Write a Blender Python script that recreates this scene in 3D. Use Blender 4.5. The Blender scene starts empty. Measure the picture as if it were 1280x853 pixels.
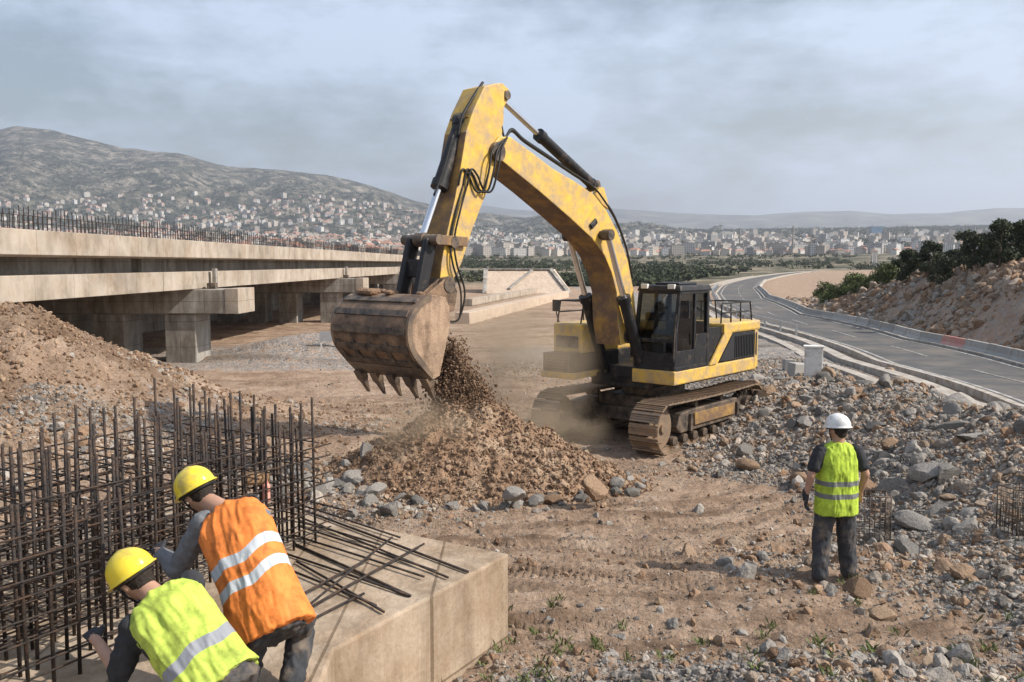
import bpy, bmesh, math, random
import numpy as np
from mathutils import Vector, Matrix, Euler
random.seed(7); RNG = np.random.default_rng(11)
SC = bpy.context.scene; COL = SC.collection
R = math.radians; PI = math.pi
# ------------------------------------------------------------------ camera, sky, sun, exposure
CZ = 3.3; F = 1100.0; PITCH = R(5.02)
cd = bpy.data.cameras.new('camera'); cam = bpy.data.objects.new('camera', cd); COL.objects.link(cam)
cam.location = (0, 0, CZ); cam.rotation_euler = (R(90) - PITCH, 0, 0)
cd.sensor_width = 36; cd.lens = F / 1280 * 36; cd.clip_start = 0.1; cd.clip_end = 60000
SC.camera = cam
SUN_EL, SUN_AZ = 41.0, 103.0          # azimuth measured clockwise from +Y (the view direction)
W = bpy.data.worlds.new('World'); SC.world = W; W.use_nodes = True
wn, wl = W.node_tree.nodes, W.node_tree.links
wn.clear()
sky = wn.new('ShaderNodeTexSky'); sky.sky_type = 'NISHITA'; sky.sun_disc = False
sky.sun_elevation = R(SUN_EL); sky.sun_rotation = R(SUN_AZ); sky.air_density = 1.3; sky.dust_density = 3.5; sky.ozone_density = 1.2
tcw = wn.new('ShaderNodeTexCoord'); mpw = wn.new('ShaderNodeMapping'); mpw.inputs['Scale'].default_value = (1, 1, 2.6)
nzw = wn.new('ShaderNodeTexNoise'); nzw.inputs['Scale'].default_value = 3.4; nzw.inputs['Detail'].default_value = 9; nzw.inputs['Roughness'].default_value = .62
rpw = wn.new('ShaderNodeValToRGB'); rpw.color_ramp.elements[0].position = .40; rpw.color_ramp.elements[1].position = .60
rpw.color_ramp.elements[0].color = (.04, .04, .04, 1); rpw.color_ramp.elements[1].color = (.85, .85, .85, 1)
mxw = wn.new('ShaderNodeMixRGB'); mxw.inputs['Color2'].default_value = (5.9, 7.0, 8.8, 1)
bgw = wn.new('ShaderNodeBackground'); bgw.inputs['Strength'].default_value = .098
outw = wn.new('ShaderNodeOutputWorld')
wl.new(tcw.outputs['Generated'], mpw.inputs['Vector']); wl.new(mpw.outputs[0], nzw.inputs['Vector']); wl.new(nzw.outputs['Fac'], rpw.inputs[0])
wl.new(rpw.outputs['Color'], mxw.inputs['Fac']); wl.new(sky.outputs[0], mxw.inputs['Color1']); wl.new(mxw.outputs[0], bgw.inputs[0]); wl.new(bgw.outputs[0], outw.inputs[0])
sl = bpy.data.lights.new('sun', 'SUN'); sl.energy = 5.0; sl.angle = R(.53); sl.color = (1, .93, .84)
so = bpy.data.objects.new('sun', sl); COL.objects.link(so)
sdir = Vector((math.sin(R(SUN_AZ)) * math.cos(R(SUN_EL)), math.cos(R(SUN_AZ)) * math.cos(R(SUN_EL)), math.sin(R(SUN_EL))))
so.rotation_euler = sdir.to_track_quat('Z', 'Y').to_euler(); so.location = (0, 0, 60)
SC.view_settings.view_transform = 'Standard'; SC.view_settings.look = 'None'; SC.view_settings.gamma = 1; SC.view_settings.exposure = 0.42
SC.view_settings.use_curve_mapping = False

# ------------------------------------------------------------------ helpers
def ray(px, py):
    x, u = (px - 640) / F, (426.5 - py) / F
    c, s = math.cos(PITCH), math.sin(PITCH)
    return Vector((x, c + u * s, -s + u * c))
def at_y(px, py, Y):
    d = ray(px, py); t = Y / d.y; return Vector((d.x * t, Y, CZ + d.z * t))
def on_z(px, py, z):
    d = ray(px, py); t = (z - CZ) / d.z; return Vector((d.x * t, d.y * t, z))
def on_plane(px, py, p0, n):
    d = ray(px, py); t = (Vector(p0) - cam.location).dot(Vector(n)) / d.dot(Vector(n)); return cam.location + d * t

def tag(o, label=None, cat=None, group=None, kind=None):
    if label: o['label'] = label
    if cat: o['category'] = cat
    if group: o['group'] = group
    if kind: o['kind'] = kind
    return o
def empty(name, loc=(0, 0, 0), rz=0, **k):
    o = bpy.data.objects.new(name, None); COL.objects.link(o); o.location = loc; o.rotation_euler = (0, 0, rz); o.empty_display_size = .1
    return tag(o, **k)
def copy_tree(o, parent=None):
    c = o.copy(); COL.objects.link(c); c.parent = parent
    for ch in o.children: copy_tree(ch, c)
    return c
def setsmooth(me, v):
    me.polygons.foreach_set('use_smooth', [v] * len(me.polygons))
def link_mesh(name, verts, faces, mats, parent=None, smooth=False, mi=None):
    me = bpy.data.meshes.new(name); me.from_pydata([tuple(v) for v in verts], [], [tuple(f) for f in faces])
    for m in (mats if isinstance(mats, (list, tuple)) else [mats]): me.materials.append(m)
    if mi is not None: me.polygons.foreach_set('material_index', mi)
    if smooth: setsmooth(me, True)
    me.update(); o = bpy.data.objects.new(name, me); COL.objects.link(o)
    if parent: o.parent = parent
    return o
def np_mesh(name, V, Fq, mats, smooth=True, attrs=None, parent=None, matidx=None):
    """V (n,3), Fq (m,k) uniform polygon size"""
    me = bpy.data.meshes.new(name); k = Fq.shape[1]
    me.vertices.add(len(V)); me.vertices.foreach_set('co', np.ascontiguousarray(V, dtype=np.float32).ravel())
    me.loops.add(Fq.size); me.loops.foreach_set('vertex_index', np.ascontiguousarray(Fq, dtype=np.int32).ravel())
    me.polygons.add(len(Fq)); me.polygons.foreach_set('loop_start', np.arange(0, Fq.size, k, dtype=np.int32))
    me.polygons.foreach_set('loop_total', np.full(len(Fq), k, dtype=np.int32))
    for m in (mats if isinstance(mats, (list, tuple)) else [mats]): me.materials.append(m)
    if matidx is not None: me.polygons.foreach_set('material_index', np.asarray(matidx, dtype=np.int32))
    me.polygons.foreach_set('use_smooth', np.full(len(Fq), smooth))
    me.update(calc_edges=True)
    for an, av in (attrs or {}).items():
        a = me.attributes.new(an, 'FLOAT', 'POINT'); a.data.foreach_set('value', np.ascontiguousarray(av, dtype=np.float32).ravel())
    o = bpy.data.objects.new(name, me); COL.objects.link(o)
    if parent: o.parent = parent
    return o

class MB:
    def __init__(s): s.v = []; s.f = []; s.m = []
    def add(s, vs, fs, m=0):
        b = len(s.v); s.v += [tuple(v) for v in vs]; s.f += [tuple(i + b for i in f) for f in fs]; s.m += [m] * len(fs); return s
    def box(s, c, d, rot=None, m=0, taper=1.0):
        hx, hy, hz = d[0] / 2, d[1] / 2, d[2] / 2
        vs = []
        for z in (-hz, hz):
            t = taper if z > 0 else 1
            for x, y in ((-hx, -hy), (hx, -hy), (hx, hy), (-hx, hy)): vs.append(Vector((x * t, y * t, z)))
        if rot is not None:
            M = rot if isinstance(rot, Matrix) else Euler(rot).to_matrix()
            vs = [M @ v for v in vs]
        c = Vector(c); vs = [v + c for v in vs]
        return s.add(vs, [(3, 2, 1, 0), (4, 5, 6, 7), (0, 1, 5, 4), (1, 2, 6, 5), (2, 3, 7, 6), (3, 0, 4, 7)], m)
    def beam(s, a, b, w, h, m=0, up=(0, 0, 1)):
        a, b = Vector(a), Vector(b); d = b - a; L = d.length; d.normalize(); up = Vector(up)
        if abs(d.dot(up)) > .97: up = Vector((1, 0, 0))
        sx = d.cross(up).normalized(); uz = sx.cross(d).normalized()
        M = Matrix((d, sx, uz)).transposed()
        return s.box((a + b) / 2, (L, w, h), M, m)
    def cyl(s, a, b, r0, r1=None, n=10, m=0, caps=True):
        r1 = r0 if r1 is None else r1; a, b = Vector(a), Vector(b); d = (b - a).normalized()
        x = d.orthogonal().normalized(); y = d.cross(x)
        vs = [a + (x * math.cos(2 * PI * i / n) + y * math.sin(2 * PI * i / n)) * r0 for i in range(n)] + [b + (x * math.cos(2 * PI * i / n) + y * math.sin(2 * PI * i / n)) * r1 for i in range(n)]
        fs = [(i, (i + 1) % n, n + (i + 1) % n, n + i) for i in range(n)]
        if caps: fs += [tuple(range(n - 1, -1, -1)), tuple(range(n, 2 * n))]
        return s.add(vs, fs, m)
    def tube(s, pts, r, n=6, m=0):
        pts = [Vector(p) for p in pts]; rs = r if isinstance(r, (list, tuple)) else [r] * len(pts)
        vs = []; ref = None
        for i, p in enumerate(pts):
            d = (pts[min(i + 1, len(pts) - 1)] - pts[max(i - 1, 0)]).normalized()
            if ref is None: ref = d.orthogonal().normalized()
            x = (ref - d * ref.dot(d)); x = x.normalized() if x.length > 1e-5 else d.orthogonal().normalized(); ref = x; y = d.cross(x)
            vs += [p + (x * math.cos(2 * PI * k / n) + y * math.sin(2 * PI * k / n)) * rs[i] for k in range(n)]
        fs = [(i * n + k, i * n + (k + 1) % n, (i + 1) * n + (k + 1) % n, (i + 1) * n + k) for i in range(len(pts) - 1) for k in range(n)]
        fs += [tuple(range(n - 1, -1, -1)), tuple(range(len(vs) - n, len(vs)))]
        return s.add(vs, fs, m)
    def prism(s, poly, y0, y1, m=0, mf=None):
        """poly in (x,z), extruded along y"""
        n = len(poly); a = sum(poly[i][0] * poly[(i + 1) % n][1] - poly[(i + 1) % n][0] * poly[i][1] for i in range(n))
        if a < 0: poly = poly[::-1]
        vs = [(p[0], y0, p[1]) for p in poly] + [(p[0], y1, p[1]) for p in poly]
        s.add(vs, [tuple(range(n)), tuple(range(2 * n - 1, n - 1, -1))], m)
        b = len(s.v) - 2 * n
        s.f += [(b + (i + 1) % n, b + i, b + n + i, b + n + (i + 1) % n) for i in range(n)]; s.m += [m if mf is None else mf] * n
        return s
    def sphere(s, c, r, nu=12, nv=8, m=0, half=False):
        c = Vector(c); rr = r if isinstance(r, (list, tuple)) else (r, r, r); vs = [c + Vector((0, 0, rr[2]))]
        lim = PI / 2 if half else PI
        for j in range(1, nv + (1 if half else 0)):
            t = lim * j / nv
            for i in range(nu):
                p = 2 * PI * i / nu; vs.append(c + Vector((rr[0] * math.sin(t) * math.cos(p), rr[1] * math.sin(t) * math.sin(p), rr[2] * math.cos(t))))
        fs = [(0, 1 + i, 1 + (i + 1) % nu) for i in range(nu)]; rows = nv if half else nv - 1
        for j in range(rows - 1):
            for i in range(nu):
                a = 1 + j * nu + i; b = 1 + j * nu + (i + 1) % nu; fs.append((a, a + nu, b + nu, b))
        if half: fs.append(tuple(range(len(vs) - nu, len(vs)))[::-1])
        else:
            vs.append(c - Vector((0, 0, rr[2]))); L = len(vs) - 1
            fs += [(L, 1 + (rows - 1) * nu + (i + 1) % nu, 1 + (rows - 1) * nu + i) for i in range(nu)]
        return s.add(vs, fs, m)
    def build(s, name, mats, parent=None, smooth=False, bevel=0, auto=False):
        o = link_mesh(name, s.v, s.f, mats, parent, smooth, s.m)
        if bevel:
            b = o.modifiers.new('bevel', 'BEVEL'); b.width = bevel; b.segments = 2; b.limit_method = 'ANGLE'; b.angle_limit = R(40)
        if auto:
            me = o.data; setsmooth(me, True); bm = bmesh.new(); bm.from_mesh(me)
            for e in bm.edges:
                if len(e.link_faces) == 2 and e.calc_face_angle(0) > R(35): e.smooth = False
            bm.to_mesh(me); bm.free()
        return o

# numpy value noise
def _hash(ix, iy, seed):
    h = (ix.astype(np.int64) * 374761393 + iy.astype(np.int64) * 668265263 + seed * 1442695041) & 0x7fffffff
    h = ((h ^ (h >> 13)) * 1274126177) & 0x7fffffff
    return ((h ^ (h >> 16)) & 0xffff) / 65535.0
def vnoise(x, y, seed=0):
    x = np.asarray(x, float); y = np.asarray(y, float)
    ix, iy = np.floor(x), np.floor(y); fx, fy = x - ix, y - iy; fx = fx * fx * (3 - 2 * fx); fy = fy * fy * (3 - 2 * fy)
    a, b, c, d = _hash(ix, iy, seed), _hash(ix + 1, iy, seed), _hash(ix, iy + 1, seed), _hash(ix + 1, iy + 1, seed)
    return (a * (1 - fx) + b * fx) * (1 - fy) + (c * (1 - fx) + d * fx) * fy - .5
def fbm(x, y, o=4, seed=0, g=.5):
    r = 0; a = 1; t = 0
    for i in range(o):
        r = r + a * vnoise(x * 2 ** i + 17.3 * i, y * 2 ** i - 9.1 * i, seed + i); t += a; a *= g
    return r / t * 2
def sst(a, b, x):
    t = np.clip((x - a) / (b - a), 0, 1); return t * t * (3 - 2 * t)

# ------------------------------------------------------------------ materials
MATS = {}
def mat(name, col, rough=.8, var=.25, scale=6, bump=.3, bscale=None, metal=0, detail=5, dirt=None, dirtamt=.5, dscale=2.5, obrand=0, coord='Object', bdist=.02, spec=.3, coat=0):
    if name in MATS: return MATS[name]
    m = bpy.data.materials.new(name); m.use_nodes = True; n, l = m.node_tree.nodes, m.node_tree.links
    b = n['Principled BSDF']; b.inputs['Roughness'].default_value = rough; b.inputs['Metallic'].default_value = metal
    b.inputs['Specular IOR Level'].default_value = spec
    if coat: b.inputs['Coat Weight'].default_value = coat; b.inputs['Coat Roughness'].default_value = .3
    tc = n.new('ShaderNodeTexCoord'); nz = n.new('ShaderNodeTexNoise'); nz.inputs['Scale'].default_value = scale; nz.inputs['Detail'].default_value = detail; nz.inputs['Roughness'].default_value = .6
    l.new(tc.outputs[coord], nz.inputs['Vector'])
    rp = n.new('ShaderNodeValToRGB'); e = rp.color_ramp.elements; e[0].position = .3; e[1].position = .7
    e[0].color = tuple(c * (1 - var) for c in col) + (1,); e[1].color = tuple(min(1, c * (1 + var)) for c in col) + (1,)
    l.new(nz.outputs['Fac'], rp.inputs[0]); out = rp.outputs['Color']
    if obrand:
        oi = n.new('ShaderNodeObjectInfo'); mr = n.new('ShaderNodeMapRange'); mr.inputs['To Min'].default_value = 1 - obrand; mr.inputs['To Max'].default_value = 1 + obrand
        l.new(oi.outputs['Random'], mr.inputs['Value']); mx = n.new('ShaderNodeVectorMath'); mx.operation = 'SCALE'; l.new(out, mx.inputs[0]); l.new(mr.outputs[0], mx.inputs['Scale']); out = mx.outputs[0]
    if dirt:
        n2 = n.new('ShaderNodeTexNoise'); n2.inputs['Scale'].default_value = dscale; n2.inputs['Detail'].default_value = 8; n2.inputs['Roughness'].default_value = .7; l.new(tc.outputs[coord], n2.inputs['Vector'])
        r2 = n.new('ShaderNodeValToRGB'); r2.color_ramp.elements[0].position = .62 - dirtamt * .35; r2.color_ramp.elements[1].position = .75 - dirtamt * .2
        l.new(n2.outputs['Fac'], r2.inputs[0]); mx = n.new('ShaderNodeMixRGB'); mx.inputs['Color2'].default_value = tuple(dirt) + (1,); l.new(r2.outputs['Color'], mx.inputs['Fac']); l.new(out, mx.inputs['Color1']); out = mx.outputs[0]
    l.new(out, b.inputs['Base Color'])
    if bump:
        n3 = n.new('ShaderNodeTexNoise'); n3.inputs['Scale'].default_value = bscale or scale * 5; n3.inputs['Detail'].default_value = 6; l.new(tc.outputs[coord], n3.inputs['Vector'])
        bp = n.new('ShaderNodeBump'); bp.inputs['Strength'].default_value = bump; bp.inputs['Distance'].default_value = bdist; l.new(n3.outputs['Fac'], bp.inputs['Height']); l.new(bp.outputs[0], b.inputs['Normal'])
    MATS[name] = m; return m
DUST = (.33, .24, .165)
m_yellow = mat('yellow_paint', (.66, .42, .07), .5, .14, 5, .12, 30, dirt=(.40, .29, .17), dirtamt=.62, dscale=4.5, coat=.1)
m_yellowd = mat('worn_shaded_yellow_paint', (.46, .27, .06), .6, .2, 4, .2, 30, dirt=(.17, .11, .07), dirtamt=1.05, dscale=2.6)  # worn parts; on boom and stick undersides its brown also paints in shade
m_black = mat('black_paint', (.018, .018, .020), .5, .3, 6, .15, 40, dirt=(.11, .085, .065), dirtamt=.22, dscale=5)
m_dark = mat('dark_steel', (.045, .043, .042), .55, .4, 6, .25, 40, metal=.3, dirt=(.2, .15, .11), dirtamt=.7, dscale=5)
m_chrome = mat('chrome_rod', (.75, .75, .76), .18, .05, 5, 0, metal=1)
m_shoe = mat('track_steel', (.17, .15, .135), .5, .35, 9, .3, 50, metal=.5, dirt=DUST, dirtamt=1.05, dscale=6)
m_tooth = mat('tooth_steel', (.16, .13, .11), .42, .3, 14, .2, 60, metal=.6, dirt=DUST, dirtamt=.5)
m_hose = mat('rubber_hose', (.018, .018, .018), .5, .2, 20, .1)
m_glass = mat('cab_glass', (.035, .042, .045), .06, .2, 3, 0, spec=.8)
m_grille = mat('grille_mesh', (.025, .025, .027), .6, .3, 60, .5, 120)
m_seat = mat('seat_fabric', (.05, .05, .06), .9)
m_conc = mat('concrete', (.42, .37, .315), .85, .14, 1.6, .35, 25, dirt=(.30, .24, .18), dirtamt=.5, dscale=.8)
m_concg = mat('grey_concrete', (.36, .345, .32), .88, .18, .9, .3, 12, dirt=(.22, .195, .165), dirtamt=.55, dscale=.5)
def stain(m, sc=(3, 3, .35), lo=.62, panel=None):
    n, l = m.node_tree.nodes, m.node_tree.links; bs = n['Principled BSDF']; src = bs.inputs['Base Color'].links[0].from_socket; tc = n.new('ShaderNodeTexCoord')
    mp = n.new('ShaderNodeMapping'); mp.inputs['Scale'].default_value = sc; nz = n.new('ShaderNodeTexNoise'); nz.inputs['Scale'].default_value = 1; nz.inputs['Detail'].default_value = 8; nz.inputs['Roughness'].default_value = .68; l.new(tc.outputs['Object'], mp.inputs[0]); l.new(mp.outputs[0], nz.inputs[0])
    rp = n.new('ShaderNodeValToRGB'); rp.color_ramp.elements[0].position = .36; rp.color_ramp.elements[0].color = (lo, lo * .96, lo * .9, 1); rp.color_ramp.elements[1].position = .56; rp.color_ramp.elements[1].color = (1.06, 1.05, 1.03, 1); l.new(nz.outputs['Fac'], rp.inputs[0])
    mx = n.new('ShaderNodeMixRGB'); mx.blend_type = 'MULTIPLY'; mx.inputs[0].default_value = 1; l.new(src, mx.inputs[1]); l.new(rp.outputs[0], mx.inputs[2]); out = mx.outputs[0]
    if panel:
        sx = n.new('ShaderNodeSeparateXYZ'); l.new(tc.outputs['Object'], sx.inputs[0]); cb = n.new('ShaderNodeCombineXYZ'); l.new(sx.outputs[panel[2]], cb.inputs[0]); l.new(sx.outputs[2], cb.inputs[1])
        br = n.new('ShaderNodeTexBrick'); br.offset = 0; br.inputs['Scale'].default_value = 1; br.inputs['Brick Width'].default_value = panel[0]; br.inputs['Row Height'].default_value = panel[1]; br.inputs['Mortar Size'].default_value = .012; br.inputs['Color1'].default_value = (1, 1, 1, 1); br.inputs['Color2'].default_value = (.88, .88, .88, 1); br.inputs['Mortar'].default_value = (.45, .42, .38, 1); l.new(cb.outputs[0], br.inputs[0])
        m2 = n.new('ShaderNodeMixRGB'); m2.blend_type = 'MULTIPLY'; m2.inputs[0].default_value = .9; l.new(out, m2.inputs[1]); l.new(br.outputs[0], m2.inputs[2]); out = m2.outputs[0]
    l.new(out, bs.inputs['Base Color'])
stain(m_conc, (.9, .9, .5), .66, (2.44, 9.0, 1)); stain(m_concg, (1.6, 1.6, .3), .55, (1.22, 1.22, 0))
m_bucket = mat('bucket_steel', (.095, .07, .055), .6, .4, 5, .45, 30, metal=.25, dirt=(.30, .20, .13), dirtamt=.72, dscale=3)
m_plate = mat('bucket_side_steel', (.20, .14, .10), .6, .4, 5, .4, 30, metal=.2, dirt=(.38, .27, .19), dirtamt=.9, dscale=4)
stain(m_plate, (5, 5, 1.2), .6)
stain(m_bucket, (1.2, 1.2, 5), .6)
m_steel = mat('rusty_rebar', (.035, .030, .028), .6, .45, 12, .5, 90, metal=.3, dirt=(.10, .058, .036), dirtamt=.45, dscale=9)
m_skin = mat('skin', (.42, .245, .17), .55, .08, 20, .1, 120)
m_hair = mat('dark_hair', (.025, .018, .014), .7, .4, 60, .5, 150)
m_helmY = mat('yellow_helmet', (.80, .62, .045), .35, .06, 6, .03, dirt=(.45, .34, .10), dirtamt=.35, dscale=8, coat=.3)
m_helmW = mat('white_helmet', (.70, .70, .68), .35, .06, 6, .03, dirt=(.42, .38, .33), dirtamt=.35, dscale=8, coat=.3)
m_tshirt = mat('dark_grey_cloth', (.035, .036, .04), .95, .2, 30, .5, 220, bdist=.004)
m_grey = mat('grey_cloth', (.16, .165, .175), .95, .2, 30, .5, 220, bdist=.004)
m_trs = mat('charcoal_trousers', (.05, .052, .058), .95, .3, 9, .5, 160, dirt=(.17, .135, .105), dirtamt=.35, dscale=5, bdist=.006)
m_boot = mat('boot_leather', (.06, .042, .03), .7, .3, 12, .3, dirt=DUST, dirtamt=.7)
m_glove = mat('work_glove', (.04, .04, .045), .9, .3, 30, .3)
m_wood = mat('raw_wood', (.32, .2, .11), .8, .3, 7, .3)
m_bark = mat('bark', (.11, .08, .055), .9, .4, 10, .6)
m_whitep = mat('white_panel', (.62, .61, .58), .6, .1, 3, .1, dirt=(.35, .3, .25), dirtamt=.4)
m_red = mat('red_plastic', (.50, .20, .17), .5, .1, 5, .1, dirt=(.45, .3, .22), dirtamt=.5)
m_barrier = mat('barrier_concrete', (.36, .345, .32), .85, .12, 2, .3, obrand=.18, dirt=(.3, .26, .21), dirtamt=.4)
m_galv = mat('galvanised_steel', (.45, .46, .47), .45, .15, 5, .1, metal=.7)
# ------------------------------------------------------------------ terrain
BD = [0, 9.5, 13, 17, 20, 30, 42, 60, 200, 400, 700, 1200, 2000, 3200, 5000, 14000]
BZ = [0, 0, -.18, -.55, -.65, -1.15, -1.45, -1.6, -1.6, -.3, 4, 18, 52, 118, 190, 300]
def base(d): return np.interp(d, BD, BZ)
def hit(px, py, off=.06):
    r = ray(px, py); t = 3.0
    while t < 9000:
        p = cam.location + r * t
        if p.z < base(math.hypot(p.x, p.y)) + off: break
        t *= 1.002
    return p
RL = [(1700, 660), (1280, 512), (1100, 454), (950, 405), (905, 383), (896, 368), (905, 357), (935, 349), (1000, 340.5), (1090, 335.5)]
RR = [(1700, 585), (1280, 460), (1130, 425), (1000, 394), (955, 374), (944, 361), (952, 352.5), (975, 346), (1020, 338.8), (1095, 334)]
PL = [hit(*p) for p in RL]; PR = [hit(*p) for p in RR]
dL = np.array([math.hypot(p.x, p.y) for p in PL]); tL = np.array([math.atan2(p.x, p.y) for p in PL])
dR = np.array([math.hypot(p.x, p.y) for p in PR]); tR = np.array([math.atan2(p.x, p.y) for p in PR])
def thL(d): return np.interp(d, dL, tL)
def thR(d): return np.interp(d, dR, tR)
def G(x, y, detail=True):
    x = np.asarray(x, float); y = np.asarray(y, float); d = np.hypot(x, y); th = np.arctan2(x, y)
    z = base(d)
    # left spoil mound, small far mound
    r = np.hypot((x + 12.6) / 6.4, (y - 19.5) / 6.2); z = z + 3.3 * np.exp(-r ** 2 * 1.5)
    r = np.hypot((x + 9) / 4, (y - 14.0) / 3.4); z = z + .7 * np.exp(-r ** 2 * 1.6)
    r = np.hypot((x + 10.6) / 5, (y - 46) / 3); z = z + 1.1 * np.exp(-r ** 2 * 1.3)
    r = np.hypot((x + 3.2) / 1.9, (y - 13.2) / 1.2); z = z + .35 * np.exp(-r ** 2)
    # right rubble berm
    xc = np.interp(y, [2, 8, 13, 18, 22, 30, 40, 60], [7.0, 8.6, 8.6, 8.0, 7.7, 9.2, 12, 17]); hb = np.interp(y, [0, 5, 9, 13, 20, 27, 36, 60], [.7, .8, 1.1, 1.4, 1.15, .75, .3, 0])
    u = x - xc; bm = np.where(u < 0, sst(-4.6, 0, u), sst(4.2, 0.3, u)); z = z + hb * bm
    z = z + .30 * np.exp(-(((x - 2.6) / 1.8) ** 2 + ((y - 5.9) / 1.0) ** 2))
    # far right bank beyond the road
    t = (th - thR(d)) * d
    bk = sst(1.2, 8.5, t) * sst(130, 66, d) * sst(24, 44, d)
    z = z + 4.7 * bk * (1 + .12 * fbm(x / 9, y / 9, 3, 5))
    z = z + 1.2 * sst(4, 30, t) * sst(110, 180, d) * sst(500, 260, d)
    # terraces in the middle distance
    z = z + .9 * sst(-2, 3, x) * sst(13, 8, x) * sst(52, 60, y) * sst(80, 70, y) * .5
    bulk = np.clip(bm * hb, 0, 1)
    if detail:
        near = sst(140, 30, d)
        rough = np.clip(.25 + bulk + bk, 0, 1.3)
        z = z + near * rough * (.34 * fbm(x / 1.5, y / 1.5, 4, 1) + .09 * fbm(x / .35, y / .35, 3, 9))
        z = z + near * .035 * fbm(x / .16, y / .16, 3, 21)
        lm = np.exp(-(np.hypot((x + 12.6) / 8, (y - 19) / 8)) ** 2); z = z + lm * .38 * fbm(x / .9, y / .9, 5, 31, .6)
        # wheel and track ruts curling round the heap
        q = np.hypot((x + .3) * .92, y - 17.2) + .5 * fbm(x / 3, y / 3, 2, 41)
        rut = sst(4.2, 5.2, q) * sst(13.5, 10.5, q) * sst(4.8, 3.2, u + 4.6 + 3) * sst(-6.5, -4, x)
        st_ = sst(14, 20, d) * sst(120, 80, d) * (x < 7); z = z + st_ * (.10 * fbm(x / 7 + .12 * y, y / 1.3, 4, 51) + .05 * np.sin((y + .15 * x) * 3.1 + 2 * fbm(x / 9, y / 4, 2, 52)) * (.5 + fbm(x / 6, y / 3, 2, 53)))
        aa = np.arctan2(y - 17.2, (x + .3) * .92); qq = q + .25 * np.sin(aa * 3); ph = (qq / 2.3) % 1.0
        bd = np.maximum(np.exp(-((ph - .28) / .085) ** 4), np.exp(-((ph - .74) / .085) ** 4)) * np.clip(.65 + 1.1 * fbm(x / 1.6, y / 1.6, 3, 57), 0, 1)
        z = z - rut * bd * (.045 + .022 * np.sign(np.sin(aa * q * 2 * PI / .21)))
        z = z + rut * .55 * (.035 * np.sin(q * 2 * PI / .62) * (.5 + fbm(x / 1.1, y / 1.1, 3, 44)) + .018 * np.sin(q * 2 * PI / .19 + 3 * fbm(x, y, 2, 47)))
        z = z + sst(60, 200, d) * sst(6000, 2500, d) * .6 * fbm(x / 40, y / 40, 4, 61) * (d / 300) * .6
    # road corridor
    a, b = thL(d), thR(d); lat = np.maximum((a - th) * d, (th - b) * d)
    zr = base(d); k = sst(3.0, 1.0, lat) * (d > 22) * (x > 0) * sst(1150, 900, d)
    z = z * (1 - k) + (zr - .05 - d * .0004) * k
    return z
def g(x, y): return float(G(x, y))

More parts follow.
